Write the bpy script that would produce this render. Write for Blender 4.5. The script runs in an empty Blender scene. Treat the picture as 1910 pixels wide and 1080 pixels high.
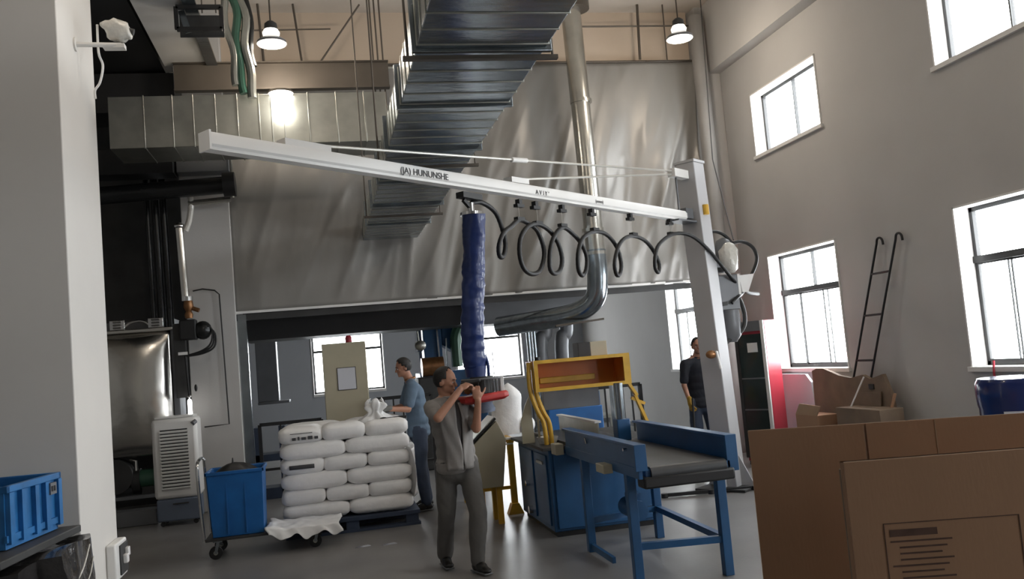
import bpy, math, random
from mathutils import Vector, Matrix, noise
PI = math.pi
R = math.radians
V = Vector
scene = bpy.context.scene
COL = scene.collection
random.seed(7)

# ------------------------------------------------------------------ camera, sky, exposure
YAW, PITCH, ROLL, FPX = R(12.34), R(4.35), R(4.92), 1631.0
CAM_H = 1.78
f_ = V((math.sin(YAW)*math.cos(PITCH), math.cos(YAW)*math.cos(PITCH), math.sin(PITCH)))
r0 = V((math.cos(YAW), -math.sin(YAW), 0)); u0 = r0.cross(f_)
r_ = r0*math.cos(ROLL) - u0*math.sin(ROLL); u_ = r_.cross(f_)
cd = bpy.data.cameras.new('camera'); cam = bpy.data.objects.new('camera', cd); COL.objects.link(cam)
cam.matrix_world = Matrix(((r_.x, u_.x, -f_.x, 0), (r_.y, u_.y, -f_.y, 0), (r_.z, u_.z, -f_.z, CAM_H), (0, 0, 0, 1)))
cd.sensor_width = 36; cd.lens = 36*FPX/1910; cd.clip_start = .05; cd.clip_end = 200
scene.camera = cam

SKY_STRENGTH = 7.5
w = bpy.data.worlds.new('world'); scene.world = w; w.use_nodes = True
bg = w.node_tree.nodes['Background']; bg.inputs[0].default_value = (.93, .97, 1.0, 1); bg.inputs[1].default_value = SKY_STRENGTH
scene.view_settings.view_transform = 'Standard'; scene.view_settings.look = 'None'
scene.view_settings.gamma = 1; scene.view_settings.use_curve_mapping = False
scene.view_settings.exposure = 1.2
scene.cycles.use_denoising = True
scene.cycles.max_bounces = 10; scene.cycles.diffuse_bounces = 6
scene.cycles.sample_clamp_indirect = 6
def portal(loc, rot, sx, sy):
    ld = bpy.data.lights.new('window_portal', 'AREA'); ld.shape = 'RECTANGLE'; ld.size = sx; ld.size_y = sy
    ld.cycles.is_portal = True
    o = bpy.data.objects.new('window_portal', ld); o.location = loc; o.rotation_euler = rot; COL.objects.link(o)
WIN_Y = [14.32, 10.2, 6.2, 2.2, -1.8]; WIN_W = 1.8
for y in WIN_Y:
    portal((7.0, y+.9, 2.1), (0, R(90), 0), 1.8, 1.9)
    portal((7.0, y+.9, 4.95), (0, R(90), 0), 1.1, 1.9)
for x in (.54, 4.08): portal((x, 22.4, 2.1), (R(-90), 0, 0), 1.9, 1.8)

# ------------------------------------------------------------------ materials
def mat(name, col, rough=.6, metal=0., var=.08, scale=3., bump=0., bscale=40., stretch=None, spec=.5, coat=0., alpha=1.):
    m = bpy.data.materials.new(name); m.use_nodes = True; nt = m.node_tree; b = nt.nodes['Principled BSDF']
    b.inputs['Roughness'].default_value = rough; b.inputs['Metallic'].default_value = metal
    b.inputs['Specular IOR Level'].default_value = spec; b.inputs['Coat Weight'].default_value = coat
    b.inputs['Base Color'].default_value = (*col, 1); b.inputs['Alpha'].default_value = alpha
    tc = nt.nodes.new('ShaderNodeTexCoord'); mp = nt.nodes.new('ShaderNodeMapping')
    nt.links.new(tc.outputs['Object'], mp.inputs[0])
    if stretch: mp.inputs['Scale'].default_value = stretch
    if var:
        n = nt.nodes.new('ShaderNodeTexNoise'); n.inputs['Scale'].default_value = scale; n.inputs['Detail'].default_value = 5
        nt.links.new(mp.outputs[0], n.inputs['Vector'])
        cr = nt.nodes.new('ShaderNodeValToRGB'); cr.color_ramp.elements[0].position = .3; cr.color_ramp.elements[1].position = .7
        cr.color_ramp.elements[0].color = (*[max(0, c*(1-var)) for c in col], 1)
        cr.color_ramp.elements[1].color = (*[min(1, c*(1+var)) for c in col], 1)
        nt.links.new(n.outputs[0], cr.inputs[0]); nt.links.new(cr.outputs[0], b.inputs['Base Color'])
    if bump:
        n2 = nt.nodes.new('ShaderNodeTexNoise'); n2.inputs['Scale'].default_value = bscale; n2.inputs['Detail'].default_value = 4
        nt.links.new(mp.outputs[0], n2.inputs['Vector'])
        bp = nt.nodes.new('ShaderNodeBump'); bp.inputs['Strength'].default_value = bump; bp.inputs['Distance'].default_value = .02
        nt.links.new(n2.outputs[0], bp.inputs['Height']); nt.links.new(bp.outputs[0], b.inputs['Normal'])
    return m
def emis(name, col, s):
    m = bpy.data.materials.new(name); m.use_nodes = True; nt = m.node_tree; b = nt.nodes['Principled BSDF']
    b.inputs['Base Color'].default_value = (.8, .8, .8, 1); b.inputs['Emission Color'].default_value = (*col, 1); b.inputs['Emission Strength'].default_value = s
    return m
def glassmat(name, tint=(1, 1, 1), refl=.06):
    m = bpy.data.materials.new(name); m.use_nodes = True; nt = m.node_tree; nt.nodes.remove(nt.nodes['Principled BSDF'])
    t = nt.nodes.new('ShaderNodeBsdfTransparent'); t.inputs[0].default_value = (*tint, 1)
    g = nt.nodes.new('ShaderNodeBsdfGlossy'); g.inputs['Roughness'].default_value = .03
    mx = nt.nodes.new('ShaderNodeMixShader'); mx.inputs[0].default_value = refl
    nt.links.new(t.outputs[0], mx.inputs[1]); nt.links.new(g.outputs[0], mx.inputs[2]); nt.links.new(mx.outputs[0], nt.nodes['Material Output'].inputs[0])
    return m
M = dict(
 wall=mat('wall_paint', (.50, .49, .475), .85, var=.05, scale=.8, bump=.05, bscale=60),
 bluewall=mat('back_wall_paint', (.45, .47, .50), .85, var=.04, scale=.8),
 beige=mat('beige_paint', (.52, .43, .34), .85, var=.04, scale=.7),
 ceil=mat('ceiling_paint', (.55, .50, .44), .9, var=.04),
 reveal=mat('white_reveal', (.8, .79, .77), .8, var=.02),
 floor=mat('grey_epoxy_floor', (.19, .185, .18), .36, var=.22, scale=.9, bump=.04, bscale=30),
 frame=mat('window_aluminium', (.045, .045, .045), .5, .3, var=.1),
 curtain=mat('grey_fire_curtain', (.27, .26, .245), .42, .25, var=.12, scale=1.2, stretch=(1, 1, .3), bump=.12, bscale=6),
 galv=mat('galvanised_sheet', (.30, .34, .37), .22, .95, var=.18, scale=5, bump=.12, bscale=7, stretch=(1, 3, 1)),
 galvd=mat('galvanised_dull', (.40, .40, .36), .35, .8, var=.15, scale=4, bump=.08, bscale=6),
 pipe=mat('spiral_pipe_steel', (.50, .49, .45), .25, .9, var=.12, scale=4, bump=.05, bscale=10),
 steel=mat('stainless_steel', (.66, .64, .60), .22, 1., var=.06, scale=2, bump=.6, bscale=1.6),
 chrome=mat('chrome', (.7, .7, .7), .15, 1., var=.03),
 white=mat('white_enamel', (.78, .77, .75), .4, var=.03),
 pillar=mat('white_pillar_paint', (.66, .635, .60), .85, var=.03, scale=1.5),
 black=mat('black_rubber', (.012, .012, .013), .5, var=.2),
 blackpipe=mat('black_lacquered_steel', (.03, .031, .032), .25, .6, var=.2),
 dark=mat('dark_grey_steel', (.045, .045, .045), .6, .2, var=.2),
 grey=mat('mid_grey_steel', (.16, .165, .175), .5, .3, var=.1),
 postgrey=mat('post_enamel', (.48, .48, .49), .45, var=.04),
 blue=mat('blue_enamel', (.014, .082, .205), .4, var=.14, scale=4),
 bluebin=mat('blue_plastic', (.008, .115, .36), .45, var=.12, scale=5),
 crate=mat('blue_crate_plastic', (.02, .14, .36), .4, var=.22, scale=9),
 tube=mat('blue_lifter_sleeve', (.008, .026, .13), .42, var=.15, scale=6, coat=.2),
 drum=mat('navy_drum_plastic', (.008, .022, .13), .2, var=.15, coat=.4),
 orange=mat('orange_enamel', (.60, .17, .02), .35, var=.12),
 yellow=mat('yellow_enamel', (.62, .36, .035), .4, var=.15, scale=6),
 cream=mat('cream_enamel', (.44, .40, .29), .5, var=.05),
 red=mat('red_rubber', (.42, .022, .018), .45, var=.15, scale=10),
 redpaint=mat('red_gloss_panel', (.42, .035, .055), .3, var=.05),
 belt=mat('conveyor_belt', (.045, .048, .052), .4, var=.2, scale=4),
 sack=mat('white_woven_sack', (.90, .89, .88), .55, var=.04, scale=6, bump=.35, bscale=14),
 film=mat('white_plastic_film', (.82, .82, .82), .3, var=.04, bump=.3, bscale=10),
 card=mat('kraft_cardboard', (.33, .19, .11), .85, var=.07, scale=2.5, bump=.05, bscale=90, stretch=(1, 1, .2)),
 cardin=mat('cardboard_inner', (.36, .24, .15), .85, var=.07, scale=3),
 carddark=mat('worn_cardboard', (.20, .145, .10), .9, var=.15, scale=4),
 ink=mat('faded_print', (.10, .055, .04), .9, var=.2, scale=20),
 inkblack=mat('grey_print', (.07, .07, .075), .8, var=.1),
 paper=mat('paper', (.62, .63, .68), .8, var=.02),
 skin=mat('skin', (.40, .20, .13), .5, var=.1, scale=9),
 hair=mat('black_hair', (.012, .010, .009), .6, var=.3, scale=30, bump=.3, bscale=120),
 shirtgrey=mat('grey_work_shirt', (.25, .235, .225), .85, var=.08, scale=7, bump=.2, bscale=18),
 undershirt=mat('dark_undershirt', (.06, .055, .055), .9, var=.1),
 trgrey=mat('grey_work_trousers', (.105, .10, .095), .85, var=.1, scale=6, bump=.2, bscale=16),
 shirtblue=mat('blue_grey_shirt', (.11, .165, .235), .85, var=.12, scale=6, bump=.2, bscale=18),
 trblue=mat('dark_blue_trousers', (.035, .05, .085), .85, var=.12, scale=6, bump=.2, bscale=16),
 navy=mat('navy_shirt', (.014, .016, .024), .85, var=.15, scale=6),
 shoe=mat('black_shoe_leather', (.012, .011, .011), .45, var=.2),
 glove=mat('grey_glove_knit', (.16, .16, .15), .9, var=.1, scale=30),
 yglove=mat('yellow_glove_knit', (.38, .22, .03), .9, var=.2, scale=20),
 wrap=mat('black_stretch_wrap', (.035, .033, .033), .18, var=.3, scale=4, bump=.9, bscale=9, coat=.6),
 clear=mat('crumpled_plastic', (.62, .60, .55), .25, var=.08, bump=.8, bscale=12, coat=.3),
 green=mat('green_enamel', (.05, .13, .085), .35, var=.2, scale=4),
 brass=mat('brass', (.25, .12, .05), .35, .6, var=.25, scale=15),
 darkglass=mat('dark_cooler_glass', (.03, .045, .045), .08, .2, var=.2),
 bluegrey=mat('blue_grey_plastic', (.13, .16, .22), .5, var=.06),
 rope=mat('steel_rope', (.55, .54, .5), .35, .5, var=.05),
 stackgrey=mat('grey_painted_stack', (.26, .25, .24), .6, var=.08),
 rod=mat('hanger_rod', (.10, .085, .07), .5, .4, var=.1),
 glass=glassmat('window_glass'),
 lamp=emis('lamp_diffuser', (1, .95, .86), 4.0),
 tubelight=emis('tube_lamp', (1, .98, .95), 3.0),
)

# ------------------------------------------------------------------ mesh helpers
class MB:
    def __init__(s): s.v = []; s.f = []
    def add(s, vs, fs):
        n = len(s.v); s.v += [V(p) for p in vs]; s.f += [tuple(i+n for i in f) for f in fs]; return s
    def box(s, x0, y0, z0, x1, y1, z1, T=None):
        vs = [V((x, y, z)) for z in (z0, z1) for y in (y0, y1) for x in (x0, x1)]
        if T: vs = [T @ p for p in vs]
        return s.add(vs, [(0, 2, 3, 1), (4, 5, 7, 6), (0, 1, 5, 4), (2, 6, 7, 3), (0, 4, 6, 2), (1, 3, 7, 5)])
    def bar(s, a, b, wd, h=None, up=(0, 0, 1)):
        a, b = V(a), V(b); d = (b-a).normalized(); h = h or wd; up = V(up)
        if abs(d.dot(up)) > .95: up = V((0, 1, 0))
        l = d.cross(up).normalized(); u = l.cross(d)
        vs = [p + l*sx*wd/2 + u*sz*h/2 for p in (a, b) for sx, sz in ((-1, -1), (1, -1), (1, 1), (-1, 1))]
        return s.add(vs, [(0, 1, 2, 3), (7, 6, 5, 4), (0, 4, 5, 1), (1, 5, 6, 2), (2, 6, 7, 3), (3, 7, 4, 0)])
    def cyl(s, a, b, r, r2=None, n=16):
        a, b = V(a), V(b); r2 = r if r2 is None else r2; d = (b-a).normalized()
        l = d.orthogonal().normalized(); u = d.cross(l); vs = []
        for p, q in ((a, r), (b, r2)):
            vs += [p + (l*math.cos(2*PI*k/n) + u*math.sin(2*PI*k/n))*q for k in range(n)]
        fs = [(k, (k+1) % n, n+(k+1) % n, n+k) for k in range(n)] + [tuple(range(n))[::-1], tuple(range(n, 2*n))]
        return s.add(vs, fs)
    def tube(s, pts, r, n=10, closed=False):
        pts = [V(p) for p in pts]; m = len(pts); rr = r if isinstance(r, (list, tuple)) else [r]*m
        vs = []; l = None
        for i, p in enumerate(pts):
            a = pts[(i-1) % m] if closed or i else p; b = pts[(i+1) % m] if closed or i < m-1 else p
            d = (b-a).normalized()
            l = d.orthogonal().normalized() if l is None else (l - d*l.dot(d)).normalized()
            u = d.cross(l)
            vs += [p + (l*math.cos(2*PI*k/n) + u*math.sin(2*PI*k/n))*rr[i] for k in range(n)]
        fs = []
        for i in range(m if closed else m-1):
            j = (i+1) % m
            fs += [(i*n+k, i*n+(k+1) % n, j*n+(k+1) % n, j*n+k) for k in range(n)]
        if not closed: fs += [tuple(range(n))[::-1], tuple(range((m-1)*n, m*n))]
        return s.add(vs, fs)
    def ell(s, c, rad, A=None, n=14, m=9):
        c = V(c); A = A or Matrix.Identity(3); vs = [c + A @ V((0, 0, -rad[2]))]; fs = []
        for i in range(1, m):
            t = PI*i/m - PI/2
            vs += [c + A @ V((rad[0]*math.cos(t)*math.cos(2*PI*k/n), rad[1]*math.cos(t)*math.sin(2*PI*k/n), rad[2]*math.sin(t))) for k in range(n)]
        vs.append(c + A @ V((0, 0, rad[2])))
        fs += [(0, 1+(k+1) % n, 1+k) for k in range(n)]
        for i in range(m-2): fs += [(1+i*n+k, 1+i*n+(k+1) % n, 1+(i+1)*n+(k+1) % n, 1+(i+1)*n+k) for k in range(n)]
        b = 1+(m-2)*n; fs += [(b+k, b+(k+1) % n, len(vs)-1) for k in range(n)]
        return s.add(vs, fs)
    def cap(s, a, b, r, r2=None, n=12):
        r2 = r if r2 is None else r2
        return s.cyl(a, b, r, r2, n).ell(a, (r, r, r), n=n, m=7).ell(b, (r2, r2, r2), n=n, m=7)
    def prism(s, poly, h0, h1, ax='z'):
        g = {'z': lambda a, b, h: (a, b, h), 'y': lambda a, b, h: (a, h, b), 'x': lambda a, b, h: (h, a, b)}[ax]
        n = len(poly); vs = [g(a, b, h0) for a, b in poly] + [g(a, b, h1) for a, b in poly]
        return s.add(vs, [tuple(range(n))[::-1], tuple(range(n, 2*n))] + [(k, (k+1) % n, n+(k+1) % n, n+k) for k in range(n)])
    def lathe(s, c, prof, n=24, T=None):
        c = V(c); m = len(prof)
        vs = [V((r*math.cos(2*PI*k/n), r*math.sin(2*PI*k/n), z)) for r, z in prof for k in range(n)]
        if T: vs = [T @ p for p in vs]
        vs = [c+p for p in vs]
        fs = [(i*n+k, i*n+(k+1) % n, (i+1)*n+(k+1) % n, (i+1)*n+k) for i in range(m-1) for k in range(n)]
        fs += [tuple(range(n))[::-1], tuple(range((m-1)*n, m*n))]
        return s.add(vs, fs)
    def sheet(s, fn, nu, nv, thick=.0):
        vs = [V(fn(i/nu, j/nv)) for j in range(nv+1) for i in range(nu+1)]
        k = nu+1; fs = [(j*k+i, j*k+i+1, (j+1)*k+i+1, (j+1)*k+i) for j in range(nv) for i in range(nu)]
        return s.add(vs, fs)
    def mesh(s, name, off=V((0, 0, 0)), sharp=35):
        me = bpy.data.meshes.new(name); me.from_pydata([p-off for p in s.v], [], s.f); me.update()
        import bmesh
        b = bmesh.new(); b.from_mesh(me); bmesh.ops.recalc_face_normals(b, faces=b.faces); b.to_mesh(me); b.free()
        me.polygons.foreach_set('use_smooth', [True]*len(me.polygons)); me.set_sharp_from_angle(angle=R(sharp))
        return me
def smooth_pts(pts, k=6, closed=False):
    pts = [V(p) for p in pts]; n = len(pts); out = []
    rng = range(n if closed else n-1)
    for i in rng:
        g = (lambda j: pts[j % n]) if closed else (lambda j: pts[max(0, min(n-1, j))])
        p0, p1, p2, p3 = g(i-1), g(i), g(i+1), g(i+2)
        for q in range(k):
            t = q/k
            out.append(.5*((2*p1)+(p2-p0)*t+(2*p0-5*p1+4*p2-p3)*t*t+(3*p1-p0-3*p2+p3)*t**3))
    if not closed: out.append(pts[-1])
    return out
def tag(o, label=None, cat=None, group=None, kind=None):
    if label: o['label'] = label
    if cat: o['category'] = cat
    if group: o['group'] = group
    if kind: o['kind'] = kind
    return o
def thing(name, label=None, cat=None, loc=(0, 0, 0), group=None, kind=None):
    o = bpy.data.objects.new(name, None); o.location = loc; o.empty_display_size = .1; COL.objects.link(o)
    return tag(o, label, cat, group, kind)
def wpos(o):
    p = V((0, 0, 0))
    while o: p = p + o.location; o = o.parent
    return p
def obj(name, mb, m, parent=None, bevel=0., label=None, cat=None, group=None, kind=None, sharp=35, solid=0.):
    me = mb if isinstance(mb, bpy.types.Mesh) else None
    if me is None:
        if parent: off = wpos(parent)
        else:
            xs = [p.x for p in mb.v]; ys = [p.y for p in mb.v]; zs = [p.z for p in mb.v]
            off = V(((min(xs)+max(xs))/2, (min(ys)+max(ys))/2, min(zs)))
        me = mb.mesh(name, off, sharp)
    else: off = V((0, 0, 0))
    o = bpy.data.objects.new(name, me); COL.objects.link(o)
    if parent: o.parent = parent
    else: o.location = off
    me.materials.clear(); me.materials.append(M[m] if isinstance(m, str) else m)
    if bevel:
        b = o.modifiers.new('bevel', 'BEVEL'); b.width = bevel; b.segments = 2; b.limit_method = 'ANGLE'
    if solid:
        b = o.modifiers.new('solid', 'SOLIDIFY'); b.thickness = solid; b.offset = 0
    return tag(o, label, cat, group, kind)
def copy_tree(o, parent=None, loc=None):
    c = o.copy(); COL.objects.link(c); c.parent = parent
    if loc is not None: c.location = loc
    for ch in list(o.children): copy_tree(ch, c)
    return c
def bake(mb, name, voxel, smooth=4, off=V((0, 0, 0)), fold=0., fscale=6.):
    me = bpy.data.meshes.new(name); me.from_pydata([p-off for p in mb.v], [], mb.f); me.update()
    t = bpy.data.objects.new(name, me); COL.objects.link(t)
    r = t.modifiers.new('r', 'REMESH'); r.mode = 'VOXEL'; r.voxel_size = voxel
    s = t.modifiers.new('s', 'SMOOTH'); s.factor = .5; s.iterations = smooth
    dg = bpy.context.evaluated_depsgraph_get(); dg.update()
    out = bpy.data.meshes.new_from_object(t.evaluated_get(dg), depsgraph=dg)
    bpy.data.objects.remove(t); out.name = name
    if fold:
        ns = [v.normal.copy() for v in out.vertices]
        for v, n in zip(out.vertices, ns):
            q = v.co
            d = noise.noise(V((q.x*fscale, q.y*fscale, q.z*fscale*.55))) + .5*abs(noise.noise(V((q.x*fscale*2+q.z*5, q.y*fscale*2, q.z*fscale))))
            v.co = q + n*fold*d
    out.polygons.foreach_set('use_smooth', [True]*len(out.polygons)); out.update()
    return out
def text(body, size, m, parent, loc, rot, depth=.001, name='lettering'):
    c = bpy.data.curves.new(name, 'FONT'); c.body = body; c.size = size; c.extrude = depth; c.align_x = 'LEFT'; c.align_y = 'CENTER'
    t = bpy.data.objects.new(name, c); COL.objects.link(t)
    dg = bpy.context.evaluated_depsgraph_get(); dg.update()
    me = bpy.data.meshes.new_from_object(t.evaluated_get(dg), depsgraph=dg); bpy.data.objects.remove(t)
    me.name = name
    o = bpy.data.objects.new(name, me); COL.objects.link(o); me.materials.clear(); me.materials.append(M[m])
    o.parent = parent; o.matrix_basis = Matrix.Translation(V(loc)-wpos(parent)) @ rot.to_4x4()
    return o

# ------------------------------------------------------------------ shell
def struct(name, mb, m, **k): return obj(name, mb, m, kind='structure', **k)
struct('floor', MB().box(-8.3, -6.3, -.2, 6.9, 22.3, 0), 'floor')
struct('ceiling', MB().box(-8.3, -6.3, 7.2, 6.9, 22.3, 7.4), 'ceil')
wr = MB(); YA, YB = -6.0, 22.0
for z0, z1 in ((0, 1.24), (2.95, 4.46), (5.43, 7.2)): wr.box(6.6, YA, z0, 6.85, YB, z1)
for z0, z1 in ((1.24, 2.95), (4.46, 5.43)):
    e = YA
    for y in sorted(WIN_Y): wr.box(6.6, e, z0, 6.85, y, z1); e = y+WIN_W
    wr.box(6.6, e, z0, 6.85, YB, z1)
struct('wall_right', wr, 'wall')
wb = MB().box(-8, 22, 0, 6.85, 22.25, 1.24).box(-8, 22, 2.95, 6.85, 22.25, 7.2)
BX = [(-.34, 1.42), (3.2, 4.96)]
wb.box(-8, 22, 1.24, BX[0][0], 22.25, 2.95).box(BX[0][1], 22, 1.24, BX[1][0], 22.25, 2.95).box(BX[1][1], 22, 1.24, 6.85, 22.25, 2.95)
struct('wall_back', wb, 'bluewall')
wf = MB().box(-8, -6.25, 0, 6.85, -6, 7.2)
struct('wall_front', wf, 'wall')
wl = MB(); e = -6.25
wl.box(-8.25, e, 0, -8, 22.25, 7.2)
struct('wall_left', wl, 'wall')

def window(name, y0, z0, z1, upper):
    t = thing(name, kind='structure', loc=(6.6, y0+.9, z0)); y1 = y0+WIN_W
    rv = MB().box(6.585, y0-.002, z0, 6.86, y0+.02, z1).box(6.585, y1-.02, z0, 6.86, y1+.002, z1)
    rv.box(6.585, y0, z1-.02, 6.86, y1, z1+.002).box(6.56, y0-.03, z0-.03, 6.86, y1+.03, z0+.02)
    obj('window_reveal', rv, 'reveal', t)
    X0, X1 = 6.77, 6.82; fr = MB(); w_ = .045
    a, b, c, d = y0+.02, y1-.02, z0+.02, z1-.02
    fr.box(X0, a, c, X1, b, c+w_).box(X0, a, d-w_, X1, b, d).box(X0, a, c, X1, a+w_, d).box(X0, b-w_, c, X1, b, d)
    obj('window_frame', fr, 'frame', t)
    if upper:
        obj('mullion', MB().box(X0, y0+.88, c, X1, y0+.9, d), 'frame', t)
        for p, q in ((a, y0+.88), (y0+.9, b)): obj('pane', MB().box(6.79, p, c, 6.796, q, d), 'glass', t)
    else:
        zt = z0+1.10
        obj('transom', MB().box(X0-.02, a, zt, X1, b, zt+.07), 'frame', t)
        obj('mullion', MB().box(X0, y0+.89, zt, X1, y0+.905, d), 'frame', t)
        for p, q in ((a, y0+.89), (y0+.905, b)): obj('pane', MB().box(6.79, p, zt, 6.796, q, d), 'glass', t)
        for k, (p, q) in enumerate(((a+.03, y0+.72), (y0+.62, y0+1.36), (y0+1.28, b-.03))):
            xx = 6.775+.018*(k % 2)
            s = MB(); sw = .016
            s.box(xx, p, c+w_, xx+.015, p+sw, zt).box(xx, q-sw, c+w_, xx+.015, q, zt).box(xx, p, c+w_, xx+.015, q, c+w_+.02).box(xx, p, zt-.02, xx+.015, q, zt)
            so = obj('sliding_sash', s, 'frame', t); obj('pane', MB().box(xx+.005, p+sw, c+w_, xx+.009, q-sw, zt), 'glass', so)
k = 1
for y in WIN_Y:
    window('window_%d' % k, y, 1.24, 2.95, False); k += 1
    window('window_%d' % k, y, 4.46, 5.43, True); k += 1
for x0, x1 in BX:
    t = thing('window_%d' % k, kind='structure', loc=((x0+x1)/2, 22, 1.24)); k += 1
    obj('window_reveal', MB().box(x0-.002, 21.98, 1.24, x0+.02, 22.26, 2.95).box(x1-.02, 21.98, 1.24, x1+.002, 22.26, 2.95).box(x0, 21.96, 1.2, x1, 22.26, 1.26).box(x0, 21.98, 2.93, x1, 22.26, 2.952), 'reveal', t)
    fr = MB(); a, b = x0+.02, x1-.02
    fr.box(a, 22.15, 1.26, b, 22.2, 1.31).box(a, 22.15, 2.88, b, 22.2, 2.93).box(a, 22.15, 1.26, a+.05, 22.2, 2.93).box(b-.05, 22.15, 1.26, b, 22.2, 2.93)
    obj('window_frame', fr, 'frame', t); obj('transom', MB().box(a, 22.14, 2.26, b, 22.2, 2.32), 'frame', t)
    xm = (a+b)/2
    obj('mullion', MB().box(xm-.07, 22.15, 1.3, xm-.05, 22.18, 2.0).box(xm+.10, 22.15, 1.3, xm+.12, 22.18, 2.0), 'frame', t)
    obj('pane', MB().box(a, 22.17, 1.31, b, 22.176, 2.26), 'glass', t); obj('pane', MB().box(a, 22.17, 2.32, b, 22.176, 2.88), 'glass', t)

# beams, columns, header over the curtain
struct('trim_1', MB().box(-1.9, 13.12, 6.30, 6.2, 13.4, 7.2), 'beige')
struct('trim_2', MB().box(6.38, -6, 6.08, 6.6, 13.0, 7.2), 'wall')
struct('trim_3', MB().box(6.25, 12.9, 0, 6.6, 13.45, 7.2), 'wall', bevel=.01)
struct('trim_4', MB().box(-1.86, 12.92, 0, -1.2, 13.5, 7.2), 'wall', bevel=.01)
p = struct('trim_5', MB().box(-2.1, 5.0, 0, -1.3, 5.78, 7.2), 'pillar', bevel=.006)
struct('wall_dim_backdrop', MB().box(-8, 14.5, 0, -1.86, 14.7, 7.2), 'dark')  # dark colour stands in for the dim room beyond
struct('baseboard_right', MB().box(6.585, -6, 0, 6.6, 22, .1), 'grey')

# curtain
def curt(u, v):
    x = -1.2+7.42*u; z = 2.74+3.58*v
    a = noise.noise(V((x*1.6+v*.9, 3.1, z*.35)))*.12 + noise.noise(V((x*3.4-v*2.6, 8.1, z*.5)))*.08 + (1-abs(noise.noise(V((x*2.1-v*3.0, 1.7, z*.35))))*2.2)**3*.075 + (1-abs(noise.noise(V((x*3.8-v*4.2, 5.7, z*.5))))*2.2)**3*.03
    k = .14+.62*min(1, max(0, u-.12)*1.9)
    bot = .01*math.sin(x*2)
    return (x-.30*max(0, u-.9)*10*(1-v)*.6, 13.0 - a*k*(.35+.65*math.sin(min(1, v*1.1+.15)*PI)), z + (bot if v == 0 else 0))
cu = thing('partition_curtain', 'large grey fire-proof curtain hanging across the hall above the back room opening', 'curtain', (2.5, 13, 2.74))
obj('curtain_sheet', MB().sheet(curt, 220, 60), 'curtain', cu, solid=.006, sharp=80)
obj('bottom_hem', MB().bar((-1.2, 12.99, 2.73), (6.0, 12.99, 2.73), .03, .035), 'white', cu)
obj('bottom_track', MB().bar((-1.2, 13.04, 2.66), (6.1, 13.04, 2.66), .06, .09), 'dark', cu)
obj('top_rail', MB().cyl((-1.2, 12.95, 6.32), (6.2, 12.95, 6.32), .018), 'rod', cu)
for x in (-1.17,):
    obj('guide_channel', MB().box(x-.02, 13.0, 0, x+.10, 13.08, 2.7), 'galv', cu)

# ------------------------------------------------------------------ ducts overhead
def rect_duct(t, x0, x1, y0, y1, z0, z1, seams, m='galv', axis='y', bead=.018):
    obj('duct_body', MB().box(x0, y0, z0, x1, y1, z1), m, t, bevel=.006)
    for s, fl in seams:
        e = .03 if fl else bead*.35; wd = .018 if fl else .008
        if axis == 'y': mb = MB().box(x0-e, s-wd, z0-e, x1+e, s+wd, z1+e)
        else: mb = MB().box(s-wd, y0-e, z0-e, s+wd, y1+e, z1+e)
        obj('flange' if fl else 'stiffening_rib', mb, 'galvd' if not fl else m, t, bevel=.004)  # lighter rib metal paints in the window light caught on rib edges
t = thing('rectangular_duct', 'long galvanised rectangular air duct running overhead towards the curtain', 'duct', (1.05, 8, 3.65))
seams = []
y = 1.0
while y < 12.7:
    seams.append((y, False)); y += .235
seams += [(yy, True) for yy in (2.5, 3.75, 5.05, 6.2, 7.5, 8.8, 10.1, 11.4)]
rect_duct(t, .65, 1.45, -5.9, 12.86, 3.65, 3.92, seams)
for yy in (5.1, 8.0, 10.6):
    for x in (.60, 1.50): obj('hanger_rod', MB().cyl((x, yy, 3.6), (x, yy, 7.2), .008, n=8), 'rod', t)
    obj('hanger_bracket', MB().box(.57, yy-.02, 3.59, 1.53, yy+.02, 3.615), 'rod', t)
t = thing('crossing_duct', 'beige-lit galvanised duct crossing in front of the curtain at the left', 'duct', (-.6, 11.4, 4.65))
rect_duct(t, -2.35, .98, 11.05, 11.8, 4.66, 5.30, [(s, False) for s in (-1.95, -1.62, -1.38, -1.12, -.86, -.6, -.45, -.3, 0.0, .35, .7)], 'galvd', 'x', .03)
t = thing('upper_duct', 'grey painted duct running overhead at the upper left beside black void', 'duct', (-1.5, 9, 6.0))
obj('duct_body', MB().box(-1.82, 3, 6.0, -1.28, 12.0, 6.5), 'wall', t)
obj('edge_strip', MB().box(-1.28, 3, 5.97, -1.14, 12.6, 6.0), 'galv', t)
t = thing('void_box', 'black box standing in for the dark void high up at the left above the machinery', 'hopper', (-2.8, 10, 5.9))  # black boxes put in for the unlit void below the ceiling
obj('void_upper', MB().box(-3.6, 6.5, 6.02, -1.86, 12.9, 7.15), 'black', t)
obj('lower_box', MB().box(-3.4, 12.2, 5.45, -1.75, 12.9, 5.98), 'black', t)
t = thing('channel_beam', 'dark brown steel channel beam above the crossing duct at the left', 'beam', (-.5, 11.9, 5.64))
obj('beam_web', MB().box(-1.7, 11.9, 5.64, 1.12, 11.95, 5.99), 'rod', t)
obj('beam_flange', MB().box(-1.7, 11.84, 5.62, 1.12, 11.96, 5.645).box(-1.7, 11.84, 5.985, 1.12, 11.96, 6.0), 'rod', t)
t = thing('glare_lamp', 'added round lamp making the glare spot on the upper edge of the crossing duct', 'lamp', (-.32, 11, 5.2))  # added lamp, stands in for the reflected glare on the duct
obj('glare_lens', MB().lathe((-.32, 10.98, 5.20), [(.001, 0), (.06, .005), (.12, .04), (.15, .075), (.001, .075)], 24), 'lamp', t)
obj('glare_cover', MB().lathe((-.32, 10.98, 5.275), [(.001, 0), (.16, 0), (.15, .03), (.001, .04)], 24), 'rod', t)
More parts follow.
